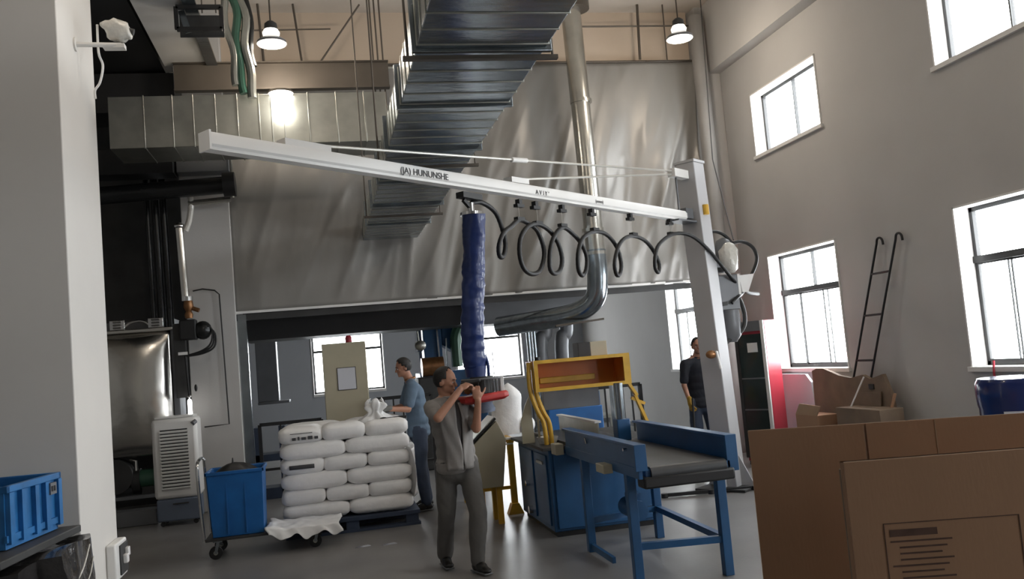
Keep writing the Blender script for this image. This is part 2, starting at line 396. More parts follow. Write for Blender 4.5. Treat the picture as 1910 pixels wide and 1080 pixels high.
ld = bpy.data.lights.new('glare_light', 'POINT'); ld.energy = 6; ld.color = (1, .95, .85); ld.shadow_soft_size = .1
o = bpy.data.objects.new('glare_light', ld); o.location = (-.32, 10.82, 5.12); COL.objects.link(o)
# black frame box and bundle at the top left
t = thing('black_frame_box', 'black open rectangular steel frame hanging near the ceiling at the left', 'frame', (-1.25, 10, 5.7))
fb = MB(); x0, x1, y0, y1, z0, z1 = -1.36, -.88, 9.95, 10.2, 5.7, 5.955
for a, b in (((x0, y0, z0), (x1, y0, z0)), ((x0, y0, z0), (x0, y0, z1)), ((x1, y0, z0), (x1, y0, z1)), ((x0, y0, z1), (x1, y0, z1))): fb.bar(a, b, .045)
obj('frame_bars', fb, 'black', t); obj('back_plate', MB().box(x0, y1-.02, z0, x1, y1, z1), 'dark', t)
obj('silver_strip', MB().bar((-1.25, y0+.1, z0), (-1.32, y0+.1, z1), .07, .02), 'galv', t)
for x in (-1.1, -.95): obj('hanger_rod', MB().cyl((x, 10.1, 5.95), (x, 10.1, 7.2), .008, n=8), 'rod', t)
t = thing('hanging_pipe_bundle', 'bundle of green-grey pipes in loose plastic dropping from the ceiling beside the frame box', 'pipe', (-.8, 11, 5.3))
rnd = random.Random(3)
for j, (x, zb, rr, mm) in enumerate(((-.96, 5.35, .045, 'galvd'), (-.88, 5.25, .05, 'green'), (-.79, 5.2, .055, 'galvd'), (-.74, 5.6, .05, 'blackpipe'))):
    pts = smooth_pts([(x+.15+rnd.uniform(-.03, .03)*q-.035*(4-q)*-1*.0, 10.85+.02*j, zb+(7.2-zb)*q/4) for q in range(5)], 5)
    pts = [V((p.x-.18*(p.z-5.2)/2+.02*math.sin(p.z*9+j), p.y, p.z)) for p in pts]
    obj('drop_pipe', MB().tube(pts, rr), mm, t)
# black ducts and pipes at the left
tag(obj('black_duct', MB().box(-3.3, 12.5, 4.68, -1.86, 12.88, 5.04), 'black', bevel=.01), 'short black duct box under the crossing duct at the left', 'duct')
t = thing('black_pipe', 'horizontal black pipe with a bright highlight running to a flange beside the curtain', 'pipe', (-2, 12.55, 4.3))
obj('pipe_run', MB().cyl((-3.6, 12.5, 4.36), (-1.2, 12.5, 4.48), .12, n=24), 'blackpipe', t)
obj('flange', MB().cyl((-1.22, 12.5, 4.48), (-1.06, 12.5, 4.485), .17, n=24), 'black', t)
obj('support_rod', MB().cyl((-1.1, 12.5, 4.3), (-1.1, 12.5, 4.95), .02, n=8), 'galvd', t)
tag(obj('grey_cable_box', MB().box(-1.84, 12.6, 4.70, -1.14, 12.86, 4.92), 'grey', bevel=.01), 'grey cable box above the black flange beside the curtain', 'box')
tag(obj('pipe_elbow_piece', MB().tube(smooth_pts([(-1.72, 12.7, 4.28), (-1.4, 12.7, 4.3), (-1.15, 12.7, 4.32)], 4), .045), 'pipe'), 'short bright pipe under the black pipe at the column top', 'pipe')
for j, (x, zb, zt, rr) in enumerate(((-2.36, 2.6, 7.2, .035), (-2.25, 2.6, 7.2, .05), (-2.14, 2.6, 7.2, .045))):
    tag(obj('vertical_pipe', MB().cyl((x+.04, 13.1, zb), (x, 13.1, zt), rr, n=16), 'blackpipe'),
        ['dark vertical pipe dropping above the tank, farthest left of three', 'dark vertical pipe dropping above the tank, middle of three', 'dark vertical pipe dropping above the tank, nearest the column'][j], 'pipe')
t = thing('steel_downpipe', 'bright jacketed steel pipe standing over the valve assembly', 'pipe', (-1.82, 12.7, 2.95))
obj('pipe_run', MB().cyl((-1.83, 12.7, 2.95), (-1.86, 12.7, 3.95), .055, n=20), 'steel', t)
obj('insulated_bend', MB().tube(smooth_pts([(-1.78, 12.7, 3.9), (-1.72, 12.7, 4.05), (-1.68, 12.7, 4.3), (-1.7, 12.7, 4.42)], 4), .04), 'clear', t)
obj('top_cap', MB().ell((-1.86, 12.7, 3.97), (.075, .075, .05)), 'chrome', t)
# spiral duct in front of curtain
t = thing('round_duct', 'round spiral steel duct dropping past the curtain and bending into the back room', 'duct', (4, 12.45, 2.3))
YP = 12.42
obj('upper_section', MB().cyl((4.02, YP, 5.52), (4.0, YP, 7.0), .15, n=32), 'pipe', t)
obj('middle_section', MB().cyl((4.04, YP, 3.2), (4.02, YP, 5.52), .145, n=32), 'pipe', t)
bend = smooth_pts([(4.04, YP, 3.25), (4.03, YP, 2.8), (3.97, YP+.06, 2.52), (3.75, YP+.2, 2.36), (3.4, YP+.45, 2.3), (2.7, YP+1.1, 2.26)], 6)
obj('elbow', MB().tube(bend, .155, 28), 'galv', t)
for z in (5.52, 3.55, 3.2): obj('joint_band', MB().cyl((4.03, YP, z-.025), (4.03, YP, z+.025), .165, n=32), 'pipe', t)
obj('top_collar', MB().cyl((4.05, YP, 6.95), (4.05, YP, 7.12), .24, n=24), 'rod', t)
obj('elbow_flange', MB().bar((3.35, YP+.1, 2.17), (4.1, YP+.1, 2.22), .05, .03), 'rod', t)
tag(obj('round_stack', MB().lathe((6.18, 12.72, .0), [(.001, 0), (.12, 0), (.12, 6.95), (.10, 6.98), (.001, 6.98)], 24), 'stackgrey'), 'tall grey vertical pipe standing in front of the right column', 'pipe')

def rods(name, pts, r, m, label, cat): return tag(obj(name, MB().tube(pts, r, 8), m), label, cat)
rods('sprinkler_pipe', [(4.2, 12.8, 6.84), (6.1, 12.8, 6.85)], .015, 'rod', 'thin horizontal pipe high on the beige header at the right', 'pipe')
rods('sprinkler_pipe', [(-1.0, 12.8, 6.80), (.4, 12.8, 6.82)], .012, 'rod', 'thin horizontal pipe high on the beige header behind the left lamp', 'pipe')
rods('drop_rod', [(5.24, 12.8, 7.2), (5.2, 12.8, 6.3)], .022, 'rod', 'brown hanger rod between round duct and right lamp', 'rod')
rods('drop_rod', [(5.67, 12.8, 7.2), (5.66, 12.8, 6.28), (5.3, 12.8, 6.27)], .012, 'rod', 'bent thin hanger rod just left of the right lamp', 'rod')
rods('drop_rod', [(-.62, 12.8, 7.2), (-.58, 12.8, 6.28)], .018, 'rod', 'hanger rod just left of the left lamp', 'rod')
rods('drop_rod', [(-.12, 12.8, 7.2), (-.02, 12.8, 6.02)], .016, 'rod', 'hanger rod just right of the left lamp', 'rod')
rods('brace_rod', [(.84, 12.7, 7.15), (0.0, 12.7, 5.98)], .014, 'rod', 'diagonal brace rod running down from the ceiling in front of the header', 'rod')
for j, (xa, xb, zb) in enumerate(((.93, .93, 5.05), (.99, 1.0, 5.02), (1.06, 1.07, 5.02))):
    rods('suspension_rod', [(xa, 12.0, 7.2), (xb, 12.0, zb)], .012, 'rod', ['leftmost of three suspension rods left of the long duct', 'middle of three suspension rods left of the long duct', 'rightmost of three suspension rods left of the long duct'][j], 'rod')
rods('curtain_cable', [(-2.5, 12.6, 6.12), (1.3, 12.6, 6.15)], .010, 'rope', 'pale cable stretched across the upper left below the header', 'cable')

# ------------------------------------------------------------------ high bay lamps
def make_lamp():
    t = thing('high_bay_lamp', 'lit white high-bay lamp hanging left of the long duct', 'lamp', (0, 0, 0), 'high-bay lamps on the ceiling')
    obj('shade', MB().lathe((0, 0, 0), [(.185, 0), (.18, .03), (.12, .075), (.08, .10), (.001, .10)], 28), 'grey', t)
    obj('diffuser', MB().lathe((0, 0, 0), [(.001, -.035), (.10, -.03), (.172, -.008), (.178, .01), (.001, .012)], 28), 'lamp', t)
    obj('neck_glow', MB().lathe((0, 0, 0), [(.001, .10), (.095, .10), (.105, .14), (.085, .18), (.001, .18)], 24), 'lamp', t)
    obj('housing', MB().lathe((0, 0, 0), [(.001, .18), (.085, .18), (.075, .26), (.04, .29), (.001, .29)], 20), 'dark', t)
    obj('stem', MB().cyl((0, 0, .28), (0, 0, 1.28), .01, n=8), 'rod', t)
    return t
L0 = make_lamp(); L0.location = (-.39, 11, 5.92)
lamp_spots = [(5.08, 11, 5.95, 'lit white high-bay lamp hanging right of the round duct near the right column'),
              (-.39, 4.5, 5.92, 'unseen high-bay lamp added for light over the camera side of the hall, left row'), (5.08, 4.5, 5.95, 'unseen high-bay lamp added for light over the camera side of the hall, right row')]  # nearer pair is unseen, added to light the hall
for x, y, z, lb in lamp_spots:
    c = copy_tree(L0, None, (x, y, z)); c['label'] = lb
for x, y, z in [(-.39, 11, 5.8), (5.08, 11, 5.8), (-.39, 4.5, 5.8), (5.08, 4.5, 5.8)]:
    ld = bpy.data.lights.new('lamp_light', 'POINT'); ld.energy = 26; ld.color = (1, .86, .70); ld.shadow_soft_size = .15
    o = bpy.data.objects.new('lamp_light', ld); o.location = (x, y, z); COL.objects.link(o)

# ------------------------------------------------------------------ jib crane
A = V((4.5, 9.85, 0)); D = V((-.79034, -.61267, 0)); N = V((-.61267, .79034, 0))
Z3 = V((0, 0, 1))
def ap(u, z, w_=0.): return A + D*u + N*w_ + Z3*z
jc = thing('jib_crane', 'white slewing jib crane with a tall post and long rail arm', 'crane', tuple(A))
Tpost = Matrix.Translation(A) @ Matrix(((D.x, N.x, 0, 0), (D.y, N.y, 0, 0), (0, 0, 1, 0), (0, 0, 0, 1)))
BS = V((.13, .0, 0))   # the post leans a little: its foot stands to the right of its head
pm = MB().box(-.13, -.13, .02, .13, .13, 3.93, Tpost); pm.v = [p_+BS*(1-p_.z/3.93) for p_ in pm.v]
obj('post', pm, 'postgrey', jc, bevel=.01)
obj('post_cap', MB().box(-.14, -.14, 3.93, .14, .14, 3.96, Tpost), 'postgrey', jc)
Tpost = Matrix.Translation(BS) @ Tpost
obj('base_plate', MB().box(-.32, -.32, 0, .32, .32, .03, Tpost), 'dark', jc, bevel=.005)
for a in range(4):
    q = [(.13, 0), (.30, 0), (.13, .35)]
    T = Tpost @ Matrix.Rotation(a*PI/2, 4, 'Z')
    mb = MB().prism(q, -.008, .008, 'y'); mb.v = [T @ V((p.x, p.y, p.z+.03)) for p in mb.v]
    obj('gusset', mb, 'postgrey', jc)
arm = MB()
sec = [(-.045, -.055), (.045, -.055), (.045, -.035), (.06, -.02), (.06, .04), (.05, .06), (-.05, .06), (-.06, .04), (-.06, -.02), (-.045, -.035)]
vs = [ap(u, z+(.0), s_) for u, z0 in ((.28, 3.26), (6.53, 3.33)) for s_, z in [(a, b+z0) for a, b in sec]]
n = len(sec); arm.add(vs, [tuple(range(n))[::-1], tuple(range(n, 2*n))]+[(i, (i+1) % n, n+(i+1) % n, n+i) for i in range(n)])
am = obj('rail_arm', arm, 'white', jc)
obj('end_plate', MB().bar(ap(6.53, 3.335), ap(6.545, 3.335), .13, .13), 'white', jc)
obj('pivot_bracket', MB().bar(ap(.10, 3.20), ap(.55, 3.20), .18, .02).bar(ap(.13, 3.30), ap(.30, 3.30), .12, .12), 'grey', jc)
obj('hand_lever', MB().ell((4.44, 9.64, 1.60), (.07, .04, .05)).cyl((4.44, 9.66, 1.60), (4.50, 9.74, 1.60), .02), 'brass', jc)
obj('lever_grip', MB().cap((4.50, 9.62, 1.62), (4.53, 9.62, 1.43), .018), 'white', jc)
obj('pivot_pin', MB().cyl(ap(.0, 3.28, -.16), ap(.0, 3.40, -.16), .04), 'yellow', jc)
obj('head_bracket', MB().bar(ap(.13, 3.78), ap(.46, 3.78), .10, .10), 'white', jc)
obj('vertical_link', MB().cyl(ap(.36, 3.30), ap(.36, 3.76), .012), 'grey', jc)
obj('tie_rod', MB().tube([ap(.46, 3.80), ap(5.70, 3.42)], .012, 8), 'rope', jc)
obj('tie_rod', MB().tube([ap(.46, 3.76), ap(3.40, 3.40)], .012, 8), 'rope', jc)
obj('turnbuckle', MB().cyl(ap(3.2, 3.60), ap(3.42, 3.583), .024), 'white', jc)
obj('arm_clamp', MB().bar(ap(5.55, 3.40), ap(5.95, 3.405), .10, .05), 'white', jc)
obj('arm_clamp', MB().bar(ap(3.25, 3.385), ap(3.5, 3.385), .10, .05), 'white', jc)
# lettering on the arm, on the side that faces the camera (normal -N)
Rt = Matrix((( -D.x, 0, -N.x), (-D.y, 0, -N.y), (0, 1, 0)))
Rt = Rt @ Matrix.Rotation(math.atan2(-.07, 6.25), 3, 'Z')
text('(JA) HUNUNSHE', .075, 'inkblack', am, ap(4.89, 3.313, -.0635), Rt)
text('A V I Y \u2019', .06, 'inkblack', am, ap(3.18, 3.29, -.0635), Rt)
text('(oooo)', .05, 'inkblack', am, ap(2.2, 3.285, -.0635), Rt)
for u in (3.37, 3.13, 2.71, 2.20, 1.47, .62):
    c = obj('cable_trolley', MB().bar(ap(u-.02, 3.19), ap(u+.02, 3.19), .05, .05).bar(ap(u-.05, 3.155), ap(u+.05, 3.155), .05, .03), 'black', jc)
# hose: hung in loops below the arm
H1 = [(4.03, 3.1), (3.98, 3.14), (3.84, 3.15), (3.68, 3.08), (3.61, 2.94), (3.6, 2.79), (3.66, 2.68), (3.73, 2.67), (3.74, 2.76), (3.66, 2.88), (3.53, 2.95)]
H2 = [(3.39, 3.02), (3.26, 3.01), (3.1, 2.95), (3.02, 2.81), (3.03, 2.69), (3.13, 2.56), (3.28, 2.52), (3.41, 2.57), (3.46, 2.7), (3.42, 2.85), (3.29, 2.96), (3.11, 3.0), (2.91, 2.95), (2.78, 2.84), (2.74, 2.69), (2.81, 2.57), (2.94, 2.53), (3.02, 2.58), (3.0, 2.74), (2.9, 2.89), (2.72, 2.99), (2.53, 2.94), (2.38, 2.84), (2.32, 2.71), (2.38, 2.57), (2.49, 2.52), (2.56, 2.59), (2.54, 2.75), (2.42, 2.9), (2.17, 2.98), (1.92, 2.96), (1.74, 2.84), (1.69, 2.67), (1.76, 2.55), (1.86, 2.54), (1.9, 2.66), (1.81, 2.83), (1.65, 2.93), (1.43, 2.97), (1.18, 2.94), (1.0, 2.84), (.91, 2.69), (.98, 2.58), (1.08, 2.63), (1.06, 2.78), (.92, 2.91), (.61, 3.03), (.38, 3.01), (.09, 2.86), (-.21, 2.65), (-.59, 2.42), (-.84, 2.33), (-1.15, 2.31)]
HH = H1+H2
tops = [0]+[i for i in range(1, len(HH)-1) if HH[i][1] >= HH[i-1][1] and HH[i][1] > HH[i+1][1] and HH[i][1] > 2.9 and i > 2]+[len(HH)-1]
pts = []
for i, (u, z) in enumerate(HH):
    a = max(t_ for t_ in tops if t_ <= i); bs = [t_ for t_ in tops if t_ > i]
    fr = (i-a)/((bs[0]-a) if bs else 1)
    off = .032*math.sin(2*PI*fr)
    if u < .3: off = -.16-.035*min(1, (.3-u)*2)
    elif u < .7: off = -.16*(.7-u)/.4
    pts.append(ap(u, z, off))
hs = thing('vacuum_hose', 'black ribbed vacuum hose hung in loops below the crane arm', 'hose', tuple(ap(2, 2.5)))
sp = smooth_pts(pts, 7)
obj('hose_tube', MB().tube(sp, [.021+(.0015 if i % 2 else 0) for i in range(len(sp))], 12), 'black', hs)
for u, z in ((3.38, 3.02), (2.72, 3.0), (2.17, 2.99), (1.43, 2.98), (.61, 3.03), (3.11, 3.0)):
    obj('hose_saddle', MB().bar(ap(u-.05, z+.012), ap(u+.05, z+.012), .05, .03), 'black', hs)
    obj('hanger_line', MB().cyl(ap(u, z+.02), ap(u, 3.15), .003, n=6), 'rope', hs)

# vacuum tube lifter
lf = thing('vacuum_tube_lifter', 'blue fabric-sleeved vacuum tube lifter with red suction plate hanging from crane arm', 'lifter', (1.3, 7.5, 1.4))
top = ap(4.03, 3.03); TB = V((1.25, 7.46, 1.66))
tp = []; tr = []
for i in range(91):
    s_ = i/90; p_ = top.lerp(TB, s_) + V((.022*math.sin(s_*5+1), .015*math.sin(s_*7), 0))
    tp.append(p_); tr.append(.098+.0035*math.sin(s_*70+4*noise.noise(V((2, 0, s_*6))))*(.1+.9*(s_ > .35))+.006*noise.noise(V((0, 0, s_*14)))+(-.02 if s_ > .96 else 0))
tm = MB().tube(tp, tr, 28)
for j, v_ in enumerate(tm.v):
    q = noise.noise(V((v_.x*9, v_.y*9, v_.z*6)))*.012+noise.noise(V((v_.x*18, v_.y*18, v_.z*30)))*.007; c_ = tp[min(90, j//28)]; tm.v[j] = v_ + (v_-c_).normalized()*q
obj('tube_sleeve', tm, 'tube', lf, sharp=70)
obj('swivel', MB().cyl(top, top+V((0, 0, .10)), .03).cyl(top+V((0, 0, -.01)), top+V((0, 0, .015)), .10, n=24), 'chrome', lf)
obj('trolley', MB().bar(ap(4.16, 3.19), ap(3.92, 3.18), .09, .05).bar(ap(4.12, 3.15), ap(4.03, 3.08), .03, .03), 'black', lf)
obj('bottom_collar', MB().cyl(TB+V((0, 0, -.03)), TB+V((0, 0, .06)), .085, .095, n=24), 'tube', lf)
GC = V((1.27, 7.42, 1.56))
cage = MB()
for k_ in range(20):
    a = 2*PI*k_/20; cage.cyl(GC+V((.17*math.cos(a)+.02, .12*math.sin(a), -.07)), GC+V((.17*math.cos(a)+.02, .12*math.sin(a), .05)), .005, n=6)
obj('wire_cage', cage, 'dark', lf)
obj('cage_ring', MB().tube([GC+V((.17*math.cos(a)+.02, .12*math.sin(a), .05)) for a in [2*PI*i/32 for i in range(32)]], .009, 8, True), 'grey', lf)
obj('cage_drum', MB().cyl(GC+V((.02, 0, -.07)), GC+V((.02, 0, .07)), .10, n=24), 'dark', lf)
obj('side_bracket', MB().box(GC.x+.17, GC.y-.06, GC.z-.10, GC.x+.20, GC.y+.06, GC.z+.06), 'white', lf, bevel=.004)
Tp = Matrix.Translation(V((1.29, 7.42, 1.455))) @ Matrix.Rotation(R(-4), 4, 'Y') @ Matrix.Rotation(R(10), 4, 'Z')
pl = MB(); poly = [(-.20, -.10), (-.15, -.13), (.15, -.13), (.20, -.10), (.20, .10), (.15, .13), (-.15, .13), (-.20, .10)]
vs = [Tp @ V((x*s_, y*s_, z)) for z, s_ in ((-.04, .80), (-.02, 1.0), (.012, 1.0), (.03, .92)) for x, y in poly]
pl.add(vs, [tuple(range(8))[::-1], tuple(range(24, 32))]+[(i*8+j, i*8+(j+1) % 8, (i+1)*8+(j+1) % 8, (i+1)*8+j) for i in range(3) for j in range(8)])
obj('suction_plate', pl, 'red', lf, bevel=.004)
mb = MB().lathe((0, 0, 0), [(.001, -.13), (.085, -.13), (.09, -.10), (.07, -.06), (.075, -.035), (.001, -.035)], 24); mb.v = [Tp @ p_ for p_ in mb.v]
obj('suction_cup', mb, 'bluegrey', lf)
obj('control_handle', MB().cap((1.10, 7.28, 1.585), (1.24, 7.28, 1.60), .016).cyl((1.24, 7.28, 1.60), (1.26, 7.38, 1.60), .014), 'black', lf)
obj('valve_knob', MB().ell((1.15, 7.34, 1.53), (.035, .03, .04)).cyl((1.15, 7.34, 1.53), (1.25, 7.42, 1.53), .012), 'brass', lf)
obj('supply_hose', MB().tube(smooth_pts([(1.36, 7.46, 1.60), (1.36, 7.44, 1.72), (1.345, 7.46, 1.80), (1.34, 7.47, 1.74), (1.31, 7.44, 1.62)], 5), .014), 'tube', lf)

# pump filter and boxes at the back of the post
t = thing('vacuum_filter', 'grey filter drum wrapped in plastic on the right side of the crane post', 'filter', (4.95, 10.1, 2.6))
obj('filter_body', MB().lathe((4.97, 10.12, 2.60), [(.001, 0), (.09, 0), (.11, .04), (.11, .34), (.08, .40), (.03, .43), (.001, .43)], 24), 'grey', t)
wm = MB().lathe((4.99, 10.05, 2.58), [(.001, 0), (.05, .0), (.10, .05), (.12, .15), (.115, .28), (.08, .36), (.04, .38), (.001, .39)], 24)
wm.v = [p_ + V((noise.noise(p_*14), noise.noise(p_*14+V((5, 0, 0))), 0))*.025 for p_ in wm.v]
obj('plastic_wrap', wm, 'clear', t, sharp=80)
obj('inlet_hose', MB().tube(smooth_pts([(4.72, 10.0, 3.10), (4.85, 10.05, 3.11), (4.97, 10.1, 3.08), (5.05, 10.1, 3.01), (5.08, 10.1, 2.95), (5.02, 10.1, 2.95)], 5), .02), 'black', t)
obj('mount_bracket', MB().box(4.62, 10.05, 2.66, 4.92, 10.15, 2.72), 'grey', t)
t = thing('vacuum_pump_box', 'grey box with open flap and cone below the filter on the crane post', 'box', (5.0, 10.1, 2.1))
obj('pump_body', MB().box(4.80, 10.0, 2.12, 5.06, 10.26, 2.56), 'grey', t, bevel=.01)
obj('top_tray', MB().box(5.06, 10.0, 2.30, 5.09, 10.25, 2.56).prism([(5.09, 2.54), (5.30, 2.55), (5.20, 2.33), (5.12, 2.33)], 10.02, 10.22, 'y'), 'white', t)
obj('lower_shell', MB().lathe((4.95, 10.1, 1.72), [(.001, 0), (.06, 0), (.12, .08), (.13, .25), (.12, .40), (.001, .42)], 20), 'grey', t)
obj('curved_conduit', MB().tube(smooth_pts([(5.07, 10.05, 2.28), (5.12, 10.05, 2.12), (5.12, 10.05, 1.95), (5.04, 10.05, 1.83), (4.9, 10.05, 1.76), (4.80, 10.05, 1.68), (4.77, 10.05, 1.58)], 5), .028), 'dark', t)
obj('clamp_arm', MB().bar((4.62, 9.95, 2.18), (4.86, 9.95, 2.20), .04, .05), 'dark', t)
t = tag(obj('return_hose', MB().tube(smooth_pts([(5.10, 10.1, 2.96), (5.20, 10.1, 2.97), (5.30, 10.1, 2.94), (5.38, 10.1, 2.86), (5.40, 10.1, 2.73), (5.33, 10.1, 2.58), (5.22, 10.1, 2.43), (5.15, 10.1, 2.32), (5.05, 10.0, 2.28), (4.93, 9.96, 2.20)], 6), .022), 'black'), 'thick black hose looping from the filter down to the pump box', 'hose')
t = thing('post_cord', 'thin dark cable hanging down to the filter from above', 'cable', (5.0, 12.4, 3))
obj('cord', MB().tube([(6.05, 12.2, 7.2), (5.97, 12.2, 4.5), (5.12, 10.12, 3.0)], .008, 6), 'dark', t)
t = thing('floor_clamp_bar', 'black bar with round feet lying on the floor before the crane post', 'bar', (4.3, 9.6, 0))
obj('bar_run', MB().bar((3.70, 9.72, .03), (4.78, 9.50, .03), .04, .04), 'black', t)
for x, y in ((3.72, 9.72), (4.25, 9.6), (4.75, 9.5)): obj('round_foot', MB().cyl((x, y, 0), (x, y, .05), .04), 'black', t)
obj('floor_cap', MB().cyl((4.95, 9.3, 0), (4.95, 9.3, .03), .07), 'white', t)
#PART2
# ------------------------------------------------------------------ packing conveyor
cv = thing('packing_conveyor', 'blue steel packing conveyor table with dark belt in front of the orange sealing frame', 'conveyor', (2.5, 7.2, 0))
for x, y, rk in ((2.19, 6.42, .03), (2.86, 6.30, -.03), (2.19, 7.62, .03), (2.90, 7.80, -.02)):
    obj('leg', MB().bar((x, y, 0), (x, y, .82), .07, .07), 'blue', cv, bevel=.004)
obj('brace', MB().bar((2.19, 6.42, .27), (2.86, 6.30, .27), .05, .05), 'blue', cv)
obj('brace', MB().bar((2.19, 7.62, .27), (2.90, 7.80, .27), .05, .05), 'blue', cv)
obj('brace', MB().bar((2.86, 6.30, .27), (2.90, 7.80, .27), .05, .05), 'blue', cv)
obj('brace', MB().bar((2.19, 7.0, .05), (2.19, 7.62, .05), .03, .05), 'blue', cv)
obj('drive_motor', MB().cyl((2.55, 7.3, .36), (2.55, 7.62, .36), .085, n=20).box(2.50, 7.35, .42, 2.60, 7.5, .50), 'blue', cv)
obj('belt_bed', MB().box(2.20, 6.08, .80, 2.86, 8.28, .88), 'blue', cv)
bp_ = [(6.02+.05-.05*math.cos(a), .845+.05*math.sin(a)) for a in [R(-90+180-18*i) for i in range(0)]]
bl = MB(); prof = [(6.10+.05*math.cos(R(t_)), .845+.052*math.sin(R(t_))) for t_ in range(90, 271, 15)]
prof = [(8.29, .897)] + prof + [(8.29, .793)]
bl.prism(prof, 2.235, 2.825, 'x')
obj('belt', bl, 'belt', cv)
obj('left_guard', MB().box(2.135, 6.05, .82, 2.165, 8.0, .90).box(2.135, 6.05, .90, 2.16, 8.0, 1.06).box(2.11, 6.05, 1.05, 2.20, 8.0, 1.07).box(2.11, 6.03, .88, 2.20, 6.06, 1.07), 'blue', cv, bevel=.003)
obj('right_guard', MB().box(2.88, 6.1, .82, 2.91, 8.1, 1.05).box(2.84, 6.1, 1.045, 2.93, 8.1, 1.065).box(2.84, 6.08, .80, 2.93, 6.11, 1.065), 'blue', cv, bevel=.003)
obj('end_apron', MB().box(2.17, 6.045, .745, 2.88, 6.20, .83), 'black', cv, bevel=.015)
GUIDE = 1
obj('guide_pin', MB().cyl((2.13, 6.25, 1.02), (2.10, 6.25, 1.02), .012).cyl((2.13, 7.3, .98), (2.12, 7.3, 1.03), .008), 'chrome', cv)
obj('bearing_block', MB().box(2.06, 6.65, .80, 2.14, 6.85, .87), 'cream', cv, bevel=.006)
obj('bearing_block', MB().box(2.02, 7.95, .83, 2.10, 8.12, .93), 'cream', cv, bevel=.006)
obj('sensor_column', MB().cyl((2.70, 8.0, 1.06), (2.70, 8.0, 1.44), .045, n=20), 'galv', cv)
obj('column_socket', MB().box(2.635, 7.93, .90, 2.765, 8.07, 1.10), 'blue', cv, bevel=.008)

mc = thing('machine_cabinet', 'large blue steel machine cabinet under the orange sealing frame', 'cabinet', (2.6, 9.0, 0))
obj('cabinet_body', MB().box(2.05, 8.36, .05, 3.12, 9.75, .84), 'blue', mc, bevel=.01)
obj('top_plate', MB().box(1.98, 8.30, .84, 3.18, 9.8, .87), 'dark', mc, bevel=.004)
obj('rear_belt', MB().box(2.235, 8.31, .871, 2.825, 9.78, .90), 'belt', mc)
obj('inner_guide', MB().box(2.56, 8.32, .90, 2.575, 9.8, 1.06), 'galvd', mc)
obj('guide_cap', MB().box(2.535, 8.32, 1.055, 2.60, 9.8, 1.075), 'white', mc)
obj('door_panel', MB().box(2.42, 8.335, .08, 3.08, 8.36, .80), 'blue', mc, bevel=.004)
obj('door_panel', MB().box(2.09, 8.335, .08, 2.39, 8.36, .80), 'blue', mc, bevel=.004)
obj('side_panel', MB().box(2.035, 8.45, .1, 2.05, 8.95, .78), 'blue', mc, bevel=.003)
obj('side_panel', MB().box(2.035, 9.05, .1, 2.05, 9.65, .78), 'blue', mc, bevel=.003)
obj('base_skirt', MB().box(2.08, 8.38, 0, 3.10, 9.72, .05), 'black', mc)
obj('hose_fitting', MB().cyl((1.99, 9.2, .15), (2.05, 9.2, .15), .04).cyl((1.99, 9.25, .42), (2.05, 9.25, .42), .03), 'chrome', mc)
obj('handle', MB().bar((2.03, 8.55, .70), (2.03, 8.80, .70), .02, .03), 'galvd', mc)

sf = thing('sealing_frame', 'orange and yellow sealing head frame standing over the conveyor', 'frame', (2.5, 8.6, .87))
obj('hood', MB().box(2.03, 8.55, 1.68, 3.02, 8.95, 1.71).box(2.03, 8.92, 1.42, 3.02, 8.95, 1.68).box(2.03, 8.55, 1.42, 2.06, 8.95, 1.68).box(2.99, 8.55, 1.42, 3.02, 8.95, 1.68), 'orange', sf, bevel=.003)
obj('hood_rim', MB().box(2.02, 8.53, 1.40, 3.03, 8.555, 1.435).box(2.02, 8.53, 1.68, 3.03, 8.555, 1.715).box(2.02, 8.53, 1.435, 2.06, 8.555, 1.68).box(2.96, 8.53, 1.435, 3.03, 8.555, 1.68), 'yellow', sf)
obj('hood_light', MB().box(2.15, 8.86, 1.47, 2.75, 8.91, 1.53), 'yellow', sf, bevel=.006)
obj('pressure_plate', MB().box(2.14, 8.75, 1.20, 2.74, 8.80, 1.41), 'grey', sf, bevel=.004)
for dx, nm in ((0, 'yellow'), (.055, 'yellow')):
    obj('curved_post', MB().tube(smooth_pts([(1.985+dx, 8.6+dx, 1.70), (1.975+dx, 8.6, 1.55), (1.985+dx, 8.6, 1.38), (2.04+dx, 8.6, 1.20), (2.09+dx, 8.6, 1.08), (2.10+dx, 8.6, .87)], 5), .024), nm, sf)
obj('side_strut', MB().bar((3.0, 8.62, 1.44), (3.10, 8.62, 1.27), .06, .03).bar((3.08, 8.62, 1.28), (3.19, 8.62, .98), .05, .03).bar((3.04, 8.62, 1.25), (3.18, 8.62, 1.18), .03, .03), 'yellow', sf)
obj('side_upright', MB().box(2.87, 8.7, .88, 2.93, 8.8, 1.42), 'galv', sf)
obj('top_knob', MB().cyl((2.07, 8.56, 1.70), (2.07, 8.56, 1.75), .03), 'black', sf)
obj('clear_shield', MB().prism([(1.93, .87), (1.93, 1.10), (1.985, 1.26), (2.04, 1.36), (2.06, .87)], 8.93, 8.95, 'y'), 'cream', sf)
obj('tension_rod', MB().bar((2.06, 8.72, .88), (2.06, 8.72, 1.42), .02, .03), 'galvd', sf)
t = thing('control_box', 'small two-tone grey box standing on top of the orange hood', 'box', (2.7, 8.8, 1.71))
obj('box_body', MB().box(2.66, 8.65, 1.712, 2.84, 8.85, 1.86), 'cream', t, bevel=.005)
obj('side_cover', MB().box(2.53, 8.65, 1.712, 2.66, 8.85, 1.86), 'dark', t, bevel=.005)
t = thing('blue_gearbox', 'blue gear unit seen behind the pressure plate of the sealing frame', 'gearbox', (3.0, 10.8, 0))
